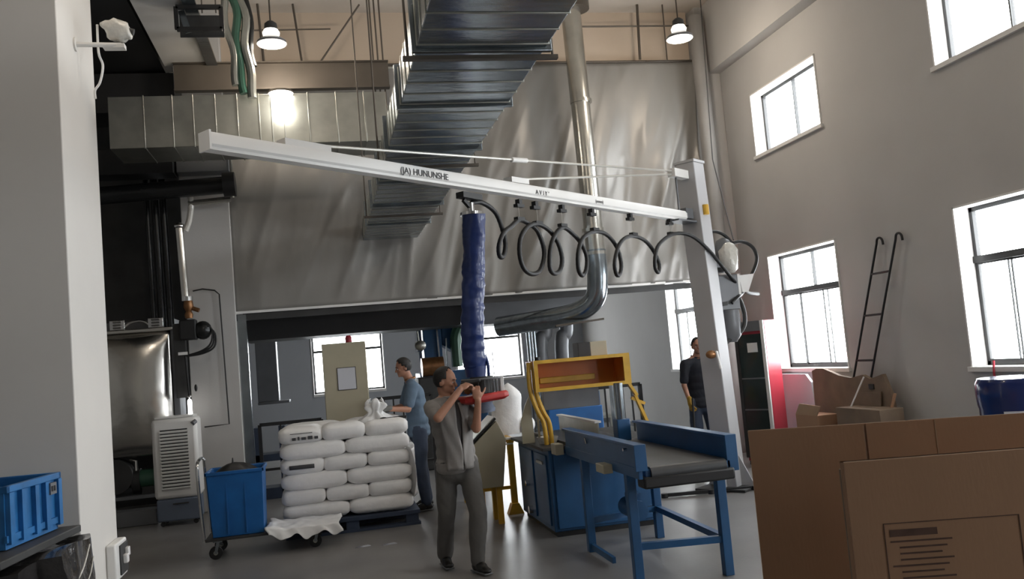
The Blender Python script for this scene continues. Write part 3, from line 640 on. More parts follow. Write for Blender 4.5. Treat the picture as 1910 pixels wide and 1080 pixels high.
obj('gear_body', MB().box(2.65, 10.6, 0, 3.35, 10.9, 1.08).box(2.72, 10.65, 1.08, 3.05, 10.85, 1.24), 'bluebin', t, bevel=.012)
obj('motor', MB().cyl((3.3, 10.75, 1.08), (3.3, 10.75, 1.25), .07, n=20), 'blue', t)
obj('shaft', MB().cyl((3.15, 10.7, 1.08), (3.15, 10.7, 1.28), .025), 'chrome', t)
tag(obj('clear_tub', MB().lathe((2.14, 8.7, .872), [(.001, 0), (.09, 0), (.11, .07), (.105, .07), (.085, .01), (.001, .01)], 20), 'clear'), 'small shiny clear tub on the dark top plate below the yellow post', 'tub')

# feed stand, chute board, tall white sack
fs = thing('roller_stand', 'yellow-orange roller stand on legs left of the blue machine cabinet', 'stand', (1.85, 10.4, 0))
for x, y in ((1.99, 9.92), (1.62, 9.95), (1.62, 11.1), (1.99, 11.1)): obj('leg', MB().bar((x, y, 0), (x, y, .82), .07, .06), 'yellow', fs, bevel=.004)
obj('leg_foot', MB().prism([(1.90, 0), (2.08, 0), (2.03, .12), (1.95, .12)], 9.86, 9.98, 'y'), 'yellow', fs)
obj('side_rail', MB().box(1.58, 9.88, .80, 1.64, 11.2, .86).box(1.97, 9.88, .80, 2.03, 11.2, .86), 'yellow', fs)
obj('cross_rail', MB().bar((1.62, 9.95, .30), (1.99, 9.92, .30), .04, .04).bar((1.62, 9.95, .45), (1.62, 11.1, .20), .03, .03), 'yellow', fs)
for i in range(9): obj('roller', MB().cyl((1.64, 9.98+i*.13, .83), (1.97, 9.98+i*.13, .83), .028, n=14), 'chrome', fs)
obj('front_shelf', MB().box(1.78, 9.80, .845, 2.05, 9.9, .865).box(1.80, 9.7, .80, 1.98, 9.72, .815), 'white', fs)
ct = thing('tilted_control_desk', 'cream control desk with a tilted black-edged panel behind the grey-shirted worker', 'desk', (1.62, 9.56, 0))
obj('desk_body', MB().prism([(1.44, .40), (1.44, .84), (1.75, 1.10), (1.84, .90), (1.77, .40)], 9.35, 9.78, 'y'), 'cream', ct, bevel=.006)
obj('tilted_panel', MB().bar((1.40, 9.56, .84), (1.74, 9.56, 1.13), .44, .02, up=(-.6, 0, .8)), 'black', ct)
obj('panel_face', MB().bar((1.41, 9.56, .855), (1.73, 9.56, 1.145), .38, .01, up=(-.6, 0, .8)), 'white', ct)
for x, y in ((1.46, 9.40), (1.70, 9.40), (1.46, 9.68), (1.70, 9.68)): obj('desk_leg', MB().box(x, y, 0, x+.06, y+.06, .40), 'yellow', ct)

# ------------------------------------------------------------------ sacks
def sack_mesh(L, W, H, seed, n=26, m=12):
    rnd = random.Random(seed); s1, s2 = rnd.uniform(0, 50), rnd.uniform(0, 50); vs = []; mb = MB()
    def sgn(a, e): return math.copysign(abs(a)**e, a)
    for i in range(m+1):
        t_ = PI*i/m-PI/2
        for k_ in range(n):
            a = 2*PI*k_/n
            x = sgn(math.cos(t_), .36)*sgn(math.cos(a), .28); y = sgn(math.cos(t_), .36)*sgn(math.sin(a), .28); z = sgn(math.sin(t_), .55)
            edge = max(abs(x), abs(y))
            zz = z*(1-.22*max(0, edge-.6)/.4)
            p_ = V((x*L/2, y*W/2, zz*H/2))
            q = noise.noise(V((p_.x*5+s1, p_.y*5, p_.z*6)))*.016+noise.noise(V((p_.x*14, p_.y*14+s2, p_.z*20)))*.006
            p_ += V((x, y, z*.6)).normalized()*q
            if i in (0, m): p_ = V((0, 0, math.copysign(H/2, z)))
            vs.append(p_+V((0, 0, H/2)))
    mb.add(vs, [(i*n+k_, i*n+(k_+1) % n, (i+1)*n+(k_+1) % n, (i+1)*n+k_) for i in range(m) for k_ in range(n)])
    return mb.mesh('sack', sharp=80)
meshesL = [sack_mesh(.73, .47, .198, s_) for s_ in (1, 2, 3)]
meshesE = [sack_mesh(.49, .67, .198, s_) for s_ in (11, 12, 13)]
X0s, Y0s, LZ = -.57, 10.02, .168
lname = ['bottom', 'second', 'third', 'fourth', 'fifth', 'top']
col3 = ['left', 'middle', 'right']; col2 = ['left', 'right']
def place_sack(me, x, y, z, lab):
    o = bpy.data.objects.new('white_sack', me); COL.objects.link(o); o.location = (x, y, z)
    o.rotation_euler = (0, 0, R(random.uniform(-1.2, 1.2))+random.choice((0, PI)))
    me.materials.clear() if not me.materials else None
    if not me.materials: me.materials.append(M['sack'])
    else: me.materials[0] = M['sack']
    return tag(o, lab, 'sack', 'white sacks on the blue pallet')
sacks = {}
for L_ in range(6):
    z = .165+L_*LZ
    if L_ % 2 == 0:   # two long in front, three deep behind
        for i in range(2): sacks[(L_, i)] = place_sack(meshesL[(L_+i) % 3], X0s+.36+.715*i, Y0s+.24, z, f'long white sack in front of the {lname[L_]} layer on the pallet, {col2[i]} one')
        for i in range(3): place_sack(meshesE[(L_+i) % 3], X0s+.24+.476*i, Y0s+.81, z, f'white sack in the rear row of the {lname[L_]} layer on the pallet, {col3[i]} one')
    else:
        for i in range(3):
            sacks[(L_, i)] = place_sack(meshesE[(L_+i) % 3], X0s+.24+.476*i, Y0s+.34, z, f'white sack end-on in front of the {lname[L_]} layer on the pallet, {col3[i]} one')
        for i in range(2): place_sack(meshesL[(L_+i) % 3], X0s+.36+.715*i, Y0s+.91, z, f'white sack in the rear row of the {lname[L_]} layer on the pallet, {col2[i]} one')
def relabel(k_, s_): sacks[k_]['label'] = s_
relabel((5, 0), 'white sack with dark lettering at the top left of the pallet stack')
relabel((3, 0), 'white sack with a dark label bar, left end of the fourth layer')
def sack_print(k_, x0, x1, z0, z1, nm='printed_label', m='inkblack'):
    o = sacks[k_]; fy = o.location.y - (.332 if k_[0] % 2 else .232)
    if abs(o.rotation_euler.z) > 1: o.rotation_euler.z -= PI*round(o.rotation_euler.z/PI)
    o.rotation_euler.z = 0
    mb = MB().sheet(lambda u, v: (x0+(x1-x0)*u, fy-.008, z0+(z1-z0)*v), 6, 2)
    return obj(nm, mb, m, o, solid=.004)
sack_print((3, 0), o_ := -.47, -.20, .745, .79)
o = sacks[(5, 0)]; o.rotation_euler.z = 0
for i, (a, b) in enumerate(((-.42, -.38), (-.36, -.34), (-.32, -.27), (-.25, -.20), (-.18, -.14))):
    obj('printed_character', MB().box(a, o.location.y-.343, 1.06, b, o.location.y-.338, 1.06+.03+.008*(i % 2)), 'inkblack', o)
obj('printed_stroke', MB().box(-.44, o.location.y-.337, 1.13, -.20, o.location.y-.332, 1.136), 'inkblack', o)
pal = thing('pallet', 'dark blue plastic pallet carrying the white sacks', 'pallet', (.15, 10.55, 0))
obj('pallet_deck', MB().box(-.55, 10.0, .12, .92, 11.12, .165), 'trblue', pal, bevel=.005)
obj('pallet_base', MB().box(-.55, 10.0, 0, .92, 10.12, .03).box(-.55, 10.5, 0, .92, 10.62, .03).box(-.55, 11.0, 0, .92, 11.12, .03), 'trblue', pal)
for x in (-.53, .10, .76):
    for y in (10.02, 10.5, 10.98): obj('pallet_foot', MB().box(x, y, .03, x+.14, y+.12, .12), 'trblue', pal)
def opens(u, v):
    a = u*2*PI; rr = (.13-.07*v+.03*math.sin(v*9))*(1+.22*math.sin(a*5+v*4)+.12*math.sin(a*9))
    return (.50+rr*math.cos(a)*1.15+.03*v, 10.33+rr*math.sin(a)*.8, 1.135+.27*v+.03*math.sin(a*3)*v)
tag(obj('open_sack', MB().sheet(opens, 48, 12), 'film', sharp=80, solid=.004), 'upright gathered white sack neck held by the blue-shirted worker', 'sack')
def loose(u, v):
    return (.86+.05*math.sin(u*7+v*3)+.04*u, 10.0+.5*u, .30+.55*v+.03*math.sin(u*9))
tag(obj('loose_wrap', MB().sheet(loose, 14, 14), 'film', sharp=80, solid=.003), 'loose white wrap film hanging off the right end of the sack stack', 'film')
tag(obj('pry_tool', MB().bar((.62, 10.2, 1.19), (.86, 10.2, 1.195), .05, .03).ell((.60, 10.18, 1.19), (.05, .03, .025)), 'black'), 'black hand tool lying on the top right sack', 'tool')

# ------------------------------------------------------------------ cart with blue bin
ca = thing('platform_cart', 'platform cart with tubular push handle carrying the blue bin', 'cart', (-.72, 9.68, 0))
obj('deck', MB().box(-1.30, 9.40, .185, -.12, 9.98, .21), 'dark', ca, bevel=.005)
obj('push_handle', MB().tube(smooth_pts([(-1.31, 9.42, .20), (-1.33, 9.42, .55), (-1.34, 9.42, .88), (-1.34, 9.46, .97), (-1.34, 9.7, 1.0), (-1.34, 9.92, .97), (-1.34, 9.96, .88), (-1.31, 9.96, .2)], 5), .016), 'chrome', ca)
for x, y in ((-1.19, 9.46), (-.21, 9.46), (-1.19, 9.92), (-.21, 9.92)):
    c = obj('caster_wheel', MB().cyl((x-.02, y-.022, .065), (x-.02, y+.022, .065), .065, n=24), 'black', ca)
    obj('wheel_hub', MB().cyl((x-.02, y-.026, .065), (x-.02, y+.026, .065), .022, n=16), 'galvd', c)
    obj('caster_fork', MB().bar((x+.01, y-.032, .18), (x-.02, y-.032, .06), .03, .006).bar((x+.01, y+.032, .18), (x-.02, y+.032, .06), .03, .006).box(x-.04, y-.045, .172, x+.05, y+.045, .186), 'galv', ca)
bn = thing('blue_bin', 'blue plastic storage bin standing on the platform cart', 'bin', (-1.0, 9.68, .212))
q0, q1 = (-1.26, 9.42, -.71, 9.93), (-1.23, 9.45, -.73, 9.90)
mb = MB(); zt = .86; zb = .213
ring = lambda b, z: [V((b[0], b[1], z)), V((b[2], b[1], z)), V((b[2], b[3], z)), V((b[0], b[3], z))]
i0 = (-1.245, 9.435, -.725, 9.915); i1 = (-1.215, 9.465, -.745, 9.885)
mb.add(ring(q1, zb)+ring(q0, zt)+ring(i0, zt)+ring(i1, zb+.02), [(3, 2, 1, 0)]+[(a*4+k_, a*4+(k_+1) % 4, (a+1)*4+(k_+1) % 4, (a+1)*4+k_) for a in range(3) for k_ in range(4)]+[(12, 13, 14, 15)])
obj('bin_body', mb, 'bluebin', bn, bevel=.004)
obj('bin_rim', MB().box(-1.275, 9.405, .835, -.695, 9.425, .868).box(-1.275, 9.925, .835, -.695, 9.945, .868).box(-1.275, 9.405, .835, -1.255, 9.945, .868).box(-.715, 9.405, .835, -.695, 9.945, .868), 'bluebin', bn, bevel=.004)
for x in (-1.08, -.9): obj('bin_rib', MB().box(x, 9.425, .24, x+.012, 9.445, .83), 'bluebin', bn)
def blackbag(u, v): 
    a = u*2*PI; rr = .24*(1-v)**.5
    return (-1.0+rr*math.cos(a)*(1+.1*math.sin(a*4)), 9.68+rr*.85*math.sin(a), .80+.13*v+.02*math.sin(a*5)*(1-v))
bg_ = tag(obj('black_bag', MB().sheet(blackbag, 28, 8).cyl((-1.02, 9.68, .90), (-1.02, 9.68, .975), .014, .005), 'black', sharp=80), 'black plastic bag bulging out of the blue bin', 'bag')
def sheetf(u, v):
    x = -.70+.74*u; s_ = v
    drape = max(0, s_-.62)/.38
    y = 9.95-.60*min(1, s_/.62)-.04*drape
    z = .235+.02*noise.noise(V((x*9, y*9, 0)))+.03*math.exp(-((u-.05)/.1)**2)-drape*(.06+.05*math.sin(u*9)**2+.04*noise.noise(V((u*7, 3, 0))))
    return (x+.02*math.sin(v*8), y+.012*math.sin(u*23)*drape, z)
tag(obj('plastic_sheet', MB().sheet(sheetf, 40, 30), 'film', sharp=80, solid=.003), 'crumpled white plastic sheet draped over the right half of the platform cart', 'sheet')
tag(obj('red_can', MB().lathe((-.47, 11.6, 0), [(.001, 0), (.13, 0), (.14, .5), (.11, .56), (.001, .56)], 20), 'red'), 'dark red can standing on the floor behind the left end of the sacks', 'can')

# ------------------------------------------------------------------ air cooler
ac = thing('air_cooler', 'white portable evaporative air cooler with rear grille on a blue-grey water tank', 'cooler', (-1.95, 12.2, 0))
obj('housing', MB().box(-2.24, 12.0, .34, -1.68, 12.42, 1.36), 'white', ac, bevel=.05)
obj('grille_recess', MB().box(-2.13, 11.985, .46, -1.80, 12.01, 1.22), 'dark', ac)
for i in range(18): obj('slat', MB().bar((-2.14, 11.975, .475+i*.042), (-1.79, 11.975, .475+i*.042), .016, .022, up=(0, -.5, .85)), 'white', ac)
obj('top_lid', MB().box(-2.20, 12.02, 1.36, -1.72, 12.4, 1.385), 'white', ac, bevel=.01)
obj('corner_vent', MB().cyl((-1.73, 11.99, 1.27), (-1.70, 12.03, 1.30), .03), 'grey', ac)
obj('water_tank', MB().box(-2.22, 12.01, .06, -1.70, 12.41, .34), 'bluegrey', ac, bevel=.02)
obj('tank_handle', MB().box(-2.02, 11.99, .27, -1.83, 12.01, .285), 'dark', ac)
for x in (-2.16, -1.76):
    for y in (12.06, 12.36): obj('caster', MB().cyl((x, y-.015, .03), (x, y+.015, .03), .03), 'black', ac)

# stainless tank machine
tk = thing('stainless_tank', 'shiny stainless steel tank with clamps on its lid at the left', 'tank', (-2.5, 13.3, 0))
obj('tank_body', MB().box(-3.30, 12.95, .85, -2.10, 14.1, 2.55), 'steel', tk, bevel=.06)
def bulge(u, v): return (-3.2+1.07*u, 12.95-.16*math.sin(PI*min(1, max(0, u)))**.7*math.sin(PI*v)**.4-.012*noise.noise(V((u*3, v*4, 2))), .90+1.6*v)
obj('front_panel', MB().sheet(bulge, 24, 24), 'steel', tk, sharp=80)
obj('lid', MB().box(-3.32, 12.93, 2.55, -2.06, 14.1, 2.60), 'steel', tk, bevel=.01)
obj('rear_riser', MB().box(-3.3, 13.4, 2.6, -2.1, 13.9, 2.74), 'grey', tk)
for x in (-2.78, -2.28):
    obj('lid_clamp', MB().box(x-.10, 12.95, 2.60, x+.10, 13.1, 2.74), 'chrome', tk, bevel=.01)
    for zz in (2.63, 2.67, 2.71): obj('clamp_bolt', MB().cyl((x-.05, 12.93, zz), (x+.05, 12.93, zz), .012, n=8), 'chrome', tk)
obj('lid_bar', MB().tube(smooth_pts([(-2.70, 12.97, 2.64), (-2.62, 12.97, 2.69), (-2.5, 12.97, 2.71), (-2.42, 12.97, 2.69), (-2.36, 12.97, 2.64)], 4), .02), 'chrome', tk)
obj('side_cover', MB().box(-2.10, 12.98, 1.0, -2.02, 13.5, 2.58), 'grey', tk, bevel=.01)
for x in (-3.2, -2.2):
    for y in (13.0, 14.0): obj('leg', MB().bar((x, y, 0), (x, y, .86), .08, .08), 'grey', tk)
obj('lower_shelf', MB().box(-3.3, 12.95, .28, -2.1, 14.1, .32), 'grey', tk)
obj('drum_panel', MB().cyl((-2.93, 13.0, .60), (-2.93, 13.2, .60), .24, n=24), 'dark', tk)
t = thing('green_pump', 'dark green pump unit under the stainless tank', 'pump', (-2.4, 13.2, .32))
obj('pump_motor', MB().cyl((-2.62, 13.2, .52), (-2.28, 13.2, .54), .13, n=24), 'green', t)
obj('pump_head', MB().cyl((-2.72, 13.2, .50), (-2.62, 13.2, .50), .17, n=24).box(-2.6, 13.1, .32, -2.3, 13.3, .42), 'dark', t)
obj('outlet_pipe', MB().tube([(-2.67, 13.15, .60), (-2.67, 13.15, .78), (-2.75, 13.15, .8)], .03), 'chrome', t)
tag(obj('floor_beam', MB().box(-3.2, 12.35, 0, -2.28, 12.6, .20), 'grey', bevel=.01), 'grey steel beam lying on the floor left of the air cooler', 'beam')
# valve assembly on left column
va = thing('valve_assembly', 'brass valve with black actuator and cables beside the left column', 'valve', (-1.9, 12.75, 2.2))
obj('brass_body', MB().lathe((-1.80, 12.72, 2.68), [(.001, 0), (.05, 0), (.06, .05), (.04, .10), (.07, .16), (.06, .24), (.001, .25)], 18), 'brass', va)
obj('side_port', MB().cyl((-1.80, 12.72, 2.84), (-1.66, 12.70, 2.78), .03), 'brass', va)
obj('steel_collar', MB().cyl((-1.81, 12.7, 2.92), (-1.81, 12.7, 2.98), .08, n=20), 'chrome', va)
obj('actuator_box', MB().box(-1.92, 12.6, 2.38, -1.70, 12.78, 2.66), 'black', va, bevel=.02)
obj('actuator_arm', MB().ell((-1.62, 12.66, 2.50), (.12, .09, .13)), 'blackpipe', va)
for k_ in range(3):
    obj('cable', MB().tube(smooth_pts([(-1.62+.02*k_, 12.62, 2.58), (-1.50+.02*k_, 12.62, 2.50-.03*k_), (-1.52+.02*k_, 12.62, 2.32-.03*k_), (-1.64, 12.62, 2.22-.02*k_), (-1.88, 12.64, 2.16)], 5), .013), 'black', va)
obj('backing_board', MB().box(-2.02, 12.72, 1.6, -1.87, 12.86, 2.62), 'dark', va)
obj('name_plate', MB().box(-1.95, 12.60, 2.18, -1.83, 12.62, 2.22), 'white', va)
obj('pendant_cord', MB().cyl((-1.86, 12.62, 2.16), (-1.84, 12.62, 1.62), .014, n=8), 'black', va)
t = thing('small_tube_lamp', 'small bright tube lamp hanging on a cord left of the column', 'lamp', (-1.84, 12.62, 1.3))
obj('lamp_tube', MB().cap((-1.84, 12.62, 1.36), (-1.84, 12.62, 1.55), .028), 'tubelight', t)
obj('lamp_cap', MB().ell((-1.84, 12.62, 1.61), (.03, .03, .025)), 'chrome', t)
obj('toggle', MB().ell((-1.75, 12.62, 1.72), (.02, .02, .05)), 'black', t)
obj('column_conduit', MB().tube([(-1.75, 12.86, 3.07), (-1.62, 12.86, 3.09), (-1.46, 12.86, 3.06), (-1.40, 12.86, 3.0), (-1.385, 12.86, 2.2), (-1.37, 12.86, 1.18), (-1.70, 12.86, 1.17)], .010, 8), 'black',
    label='thin black conduit looping down the face of the left column', cat='conduit')

# ------------------------------------------------------------------ pillar fittings
sc_ = thing('wrapped_camera', 'wall camera wrapped in plastic on a pale bracket high on the white pillar', 'camera', (-1.2, 5.45, 3.8))
obj('bracket_arm', MB().cyl((-1.3, 5.35, 3.80), (-1.06, 5.42, 3.82), .014, n=10).cyl((-1.30, 5.35, 3.80), (-1.29, 5.35, 3.80), .04, n=16).box(-1.16, 5.40, 3.80, -1.04, 5.46, 3.825), 'pillar', sc_)
cm = MB().ell((-1.08, 5.44, 3.92), (.085, .06, .065), n=20, m=14); cm.v = [p_+V((noise.noise(p_*22), noise.noise(p_*22+V((4, 0, 0))), noise.noise(p_*22+V((0, 7, 0)))))*.022+V((.25*(3.92-p_.z)*0, 0, -.25*(p_.x+1.08))) for p_ in cm.v]
obj('plastic_wrapping', cm, 'clear', sc_, sharp=75)
obj('lens_hood', MB().cyl((-1.02, 5.44, 3.915), (-.99, 5.44, 3.905), .02), 'dark', sc_)
obj('camera_cable', MB().tube(smooth_pts([(-1.19, 5.43, 3.95), (-1.19, 5.43, 3.78), (-1.17, 5.43, 3.70), (-1.19, 5.43, 3.60), (-1.22, 5.43, 3.55), (-1.22, 5.43, 3.50)], 5), .007), 'white', sc_)
so_ = thing('outlet_box', 'white outlet box with dark sockets low on the white pillar', 'outlet', (-1.25, 5.62, .68))
obj('box_cover', MB().box(-1.30, 5.48, .69, -1.245, 5.76, .90), 'white', so_, bevel=.01)
obj('socket_plate', MB().box(-1.246, 5.56, .71, -1.235, 5.74, .88), 'dark', so_, bevel=.004)
obj('plug', MB().box(-1.236, 5.60, .77, -1.21, 5.65, .82).box(-1.236, 5.66, .80, -1.215, 5.71, .85), 'white', so_, bevel=.004)

# crate and wrapped pile at lower left
cr = thing('blue_crate', 'ribbed blue plastic crate standing on the black wrapped pile', 'crate', (-1.55, 4.55, 1.125))
a0 = R(81.9); Tc = Matrix.Translation(V((-1.35, 4.80, 1.125))) @ Matrix.Rotation(a0, 4, 'Z')
def cb(mb_, *a): return mb_.box(a[0]*.8, a[1], a[2], a[3]*.8, a[4], a[5], T=Tc)
cw = MB(); cb(cw, -.62, .02, 0, -.02, .40, .015)
for a in ((-.62, .0, 0, 0, .02, .27), (-.62, .40, 0, 0, .42, .27), (-.64, 0, 0, -.62, .42, .27), (-.02, 0, 0, 0, .42, .27)): cb(cw, *a)
obj('crate_wall', cw, 'crate', cr)
cbm = MB(); cb(cbm, -.65, -.02, .245, .015, .01, .275); cb(cbm, -.65, .41, .245, .015, .44, .275); cb(cbm, -.65, -.02, .245, -.62, .44, .275); cb(cbm, -.015, -.02, .245, .015, .44, .275)
obj('crate_rim', cbm, 'crate', cr, bevel=.003)
for x in (-.63, -.49, -.33, -.20, -.03):
    m_ = MB(); cb(m_, x, -.022, .02, x+.045, 0, .245); obj('rib', m_, 'crate', cr)
m_ = MB(); cb(m_, -.65, -.012, .03, .01, 0, .06); obj('lower_band', m_, 'crate', cr)
m_ = MB(); cb(m_, -.16, -.03, .18, -.08, -.015, .235); obj('hand_grip', m_, 'grey', cr)
m_ = MB(); cb(m_, -.15, -.033, .195, -.13, -.028, .22); cb(m_, -.115, -.033, .195, -.10, -.028, .22); obj('grip_slot', m_, 'black', cr)
wp = thing('wrapped_pile', 'pile of goods in black stretch wrap under the blue crate', 'pile', (-1.55, 4.6, 0))
def rough(x0, y0, z0, x1, y1, z1, amp, seed):
    mb = MB(); nx = 14
    fn = lambda p_: p_+V((noise.noise(p_*5+V((seed, 0, 0))), noise.noise(p_*5+V((0, seed, 0))), noise.noise(p_*5+V((0, 0, seed)))))*amp
    def face(o_, a, b): mb.sheet(lambda u, v: fn(V(o_)+V(a)*u+V(b)*v), nx, nx)
    dx, dy, dz = x1-x0, y1-y0, z1-z0
    face((x0, y0, z0), (dx, 0, 0), (0, 0, dz)); face((x0, y1, z0), (dx, 0, 0), (0, 0, dz)); face((x0, y0, z0), (0, dy, 0), (0, 0, dz))
    face((x1, y0, z0), (0, dy, 0), (0, 0, dz)); face((x0, y0, z1), (dx, 0, 0), (0, dy, 0)); face((x0, y0, z0), (dx, 0, 0), (0, dy, 0)); return mb
obj('wrapped_goods', rough(-2.05, 4.12, .03, -1.31, 4.84, 1.05, .025, 3), 'wrap', wp, sharp=60)
obj('top_board', MB().box(-2.1, 0, 0, 0, .01, .01) if False else MB().prism([(-2.1, 4.02), (-1.355, 4.02), (-1.265, 4.88), (-2.1, 4.88)], 1.085, 1.12), 'dark', wp, bevel=.005)
obj('loose_film', rough(-1.36, 4.35, .40, -1.20, 4.84, 1.06, .045, 9), 'wrap', wp, sharp=60)
obj('film_ridge', MB().tube(smooth_pts([(-1.20, 4.40, .88), (-1.18, 4.55, .96), (-1.19, 4.72, 1.04)], 4), .004).tube(smooth_pts([(-1.20, 4.42, .82), (-1.17, 4.6, .90), (-1.19, 4.78, .97)], 4), .003), 'clear', wp)

# ------------------------------------------------------------------ cartons right foreground
def carton(name, label, P0_, ang, W, H, cuts, slot_depth, thick=.016, n=3, printed=False):
    t_ = thing(name, label, 'carton', (P0_[0], P0_[1], 0))
    T = Matrix.Translation(V((P0_[0], P0_[1], 0))) @ Matrix.Rotation(ang, 4, 'Z')
    for k_ in range(n):
        y0_ = k_*(thick+.004); zb_ = H-slot_depth
        obj('board_panel', MB().box(0, y0_, 0, W, y0_+thick, zb_, T), 'card', t_)
        e_ = 0
        for c_ in list(cuts)+[W]:
            obj('flap', MB().box(e_, y0_+(.003 if e_ > .6 else 0), zb_, c_-.006 if c_ < .6 else c_, y0_+thick, H-(.004*k_), T), 'card', t_)
            e_ = c_+(.005 if c_ < .6 else -.004)
        obj('cut_edge', MB().box(0, y0_+thick*.3, H-.004*k_, W, y0_+thick*.7, H+.002-.004*k_, T), 'cardin', t_)
    return t_, T
tA, TA = carton('flattened_carton', 'tall flattened brown carton bundle standing behind the printed one', (1.84, 3.69), -math.atan2(.47, 1.04), 1.5, 1.352, (.497, .785), .20)
obj('fold_crease', MB().box(.783, -.0015, 1.152, .787, 0, 1.35, TA), 'cardin', tA)
tB, TB_ = carton('flattened_carton', 'nearest flattened brown carton with a printed frame on its face', (1.845, 2.96), -math.atan2(.18, .63), 1.3, 1.282, (), .0015)
def pb(*a): return MB().box(*a, T=TB_)
x0_, x1_, zt_ = .115, .60, 1.052
T2 = TB_
fr_ = MB().box(x0_, -.002, zt_-.003, x1_, .0, zt_, T2).box(x0_, -.002, .70, x0_+.003, 0, zt_, T2).box(x1_-.003, -.002, .70, x1_, 0, zt_, T2)
obj('printed_frame', fr_, 'ink', tB)
obj('printed_heading', pb(x0_+.02, -.002, zt_-.05, x0_+.19, 0, zt_-.025), 'ink', tB)
for i in range(9):
    z = zt_-.065-i*.022; obj('printed_line', pb(x0_+.02+(.03 if i in (1, 2, 3, 5, 6) else 0), -.002, z-.006, x0_+.24-(.02*(i % 3)), 0, z), 'ink', tB)
obj('shadow_edge', MB().box(0, .06, 0, .05, .075, 1.25, T2), 'carddark', tB)  # dark strip for the shadow along the carton's left edge
# ------------------------------------------------------------------ right wall things
a30 = R(30); Tf = Matrix.Translation(V((5.88, 11.0, 0))) @ Matrix.Rotation(a30, 4, 'Z')   # local x: side (red) width, y: front width
fg = thing('drinks_cooler', 'tall glass-door drinks cooler with a red side panel against the right wall', 'cooler', (5.88, 11.0, 0))
obj('cooler_body', MB().box(.0, 0, .05, .34, .46, 1.98, Tf), 'redpaint', fg, bevel=.01)
obj('door_glass', MB().box(-.02, .05, .25, -.005, .42, 1.80, Tf), 'darkglass', fg)
obj('door_frame', MB().box(-.03, 0, .20, -.0, .05, 1.98, Tf), 'white', fg, bevel=.004)
obj('header_panel', MB().box(-.025, .05, 1.84, 0, .46, 1.98, Tf), 'grey', fg)
obj('door_edge', MB().box(-.03, .42, .10, 0, .47, 1.98, Tf), 'dark', fg)
obj('door_sticker', MB().box(-.026, .12, 1.55, -.021, .28, 1.68, Tf), 'white', fg)
obj('plinth', MB().box(.01, .01, 0, .33, .45, .05, Tf), 'dark', fg)
obj('shelf_edge', MB().box(-.022, .05, 1.18, -.0, .42, 1.20, Tf).box(-.022, .05, .75, 0, .42, .77, Tf), 'grey', fg)
ld_ = thing('hook_ladder', 'black steel hook ladder leaning against the right wall between windows', 'ladder', (6.5, 9.7, .0))
def lad(s_, q): # s along, q = 0/1 rail
    yb = (10.42, 10.06)[q]; yt = (9.27, 8.91)[q]; return V((6.42+.12*s_, yb+(yt-yb)*s_, .02+2.73*s_))
for q in (0, 1):
    tp_ = lad(1, q); obj('rail', MB().tube([lad(0, q), tp_], .014, 10), 'black', ld_)
    obj('hook', MB().tube(smooth_pts([tp_, tp_+V((0, -.02, .05)), tp_+V((.0, -.07, .06)), tp_+V((0, -.11, .03)), tp_+V((0, -.12, -.03))], 4), .014), 'black', ld_)
for s_ in (.11, .30, .49, .57+.0, .69, .87):
    if s_ in (.57,): continue
    obj('rung', MB().tube([lad(s_, 0), lad(s_, 1)], .013, 8), 'black', ld_)
dm = thing('blue_drum', 'navy blue plastic drum standing under the nearest lower window', 'drum', (5.75, 6.75, 0))
obj('drum_body', MB().lathe((5.70, 6.45, 0), [(.001, 0), (.27, 0), (.29, .03), (.29, .30), (.31, .32), (.29, .34), (.29, .62), (.31, .64), (.29, .66), (.285, .98), (.295, 1.02), (.30, 1.10), (.30, 1.20), (.28, 1.24), (.001, 1.25)], 36), 'drum', dm)
obj('drum_label', MB().bar((5.44, 6.30, .95), (5.56, 6.19, .95), .01, .05), 'paper', dm)
cp = thing('cardboard_pile', 'pile of worn brown cardboard and open cartons leaning on the right wall under the ladder', 'cardboard', (6.3, 9.8, 0))
# large kraft sheets: prisms in the Y-Z plane
obj('kraft_sheet', MB().prism([(10.75, 0), (10.72, 1.24), (10.60, 1.27), (10.45, 1.27), (10.1, 1.18), (9.85, 1.15), (9.6, 1.19), (9.45, 1.14), (9.2, 1.2), (9.08, .95), (9.02, 0)], 6.36, 6.41, 'x'), 'carddark', cp)
obj('open_carton', MB().box(6.05, 8.88, 0, 6.36, 9.75, .82).prism([(9.7, .82), (9.25, .82), (9.22, 1.0), (9.62, .98)], 6.33, 6.345, 'x'), 'carddark', cp, bevel=.006)
obj('folded_edge', MB().bar((6.36, 9.0, .98), (6.30, 9.03, .78), .03, .03), 'card', cp)
obj('hand_hole', MB().box(6.35, 9.38, 1.02, 6.362, 9.48, 1.08), 'black', cp)
t = thing('upright_kraft_flap', 'lighter kraft carton with angled flap in front of the cardboard pile', 'carton', (6.05, 10.2, 0))
obj('carton_body', MB().box(5.9, 9.95, 0, 6.2, 10.45, .72), 'card', t, bevel=.004)
obj('raised_flap', MB().prism([(9.95, .72), (10.45, .72), (10.33, .86), (9.85, .84)], 5.9, 5.912, 'x'), 'cardin', t)
tag(obj('leaning_board', MB().prism([(11.65, 0), (11.68, 1.19), (11.0, 1.19), (10.87, 1.08), (10.78, 0)], 6.42, 6.46, 'x'), 'paper'), 'pale grey board with a cut corner leaning below the window beside the red cooler', 'board')
tag(obj('pole_stick', MB().cyl((5.97, 9.80, .30), (6.33, 9.52, 1.17), .01, n=8), 'white'), 'thin white stick leaning in front of the cardboard pile', 'stick')
tag(obj('pink_strip', MB().tube([(6.52, 7.62, .95), (6.55, 7.65, 1.20), (6.57, 7.66, 1.32)], .012, 8), 'redpaint'), 'thin pinkish strip hanging on the right wall beside the nearest lower window', 'strip')

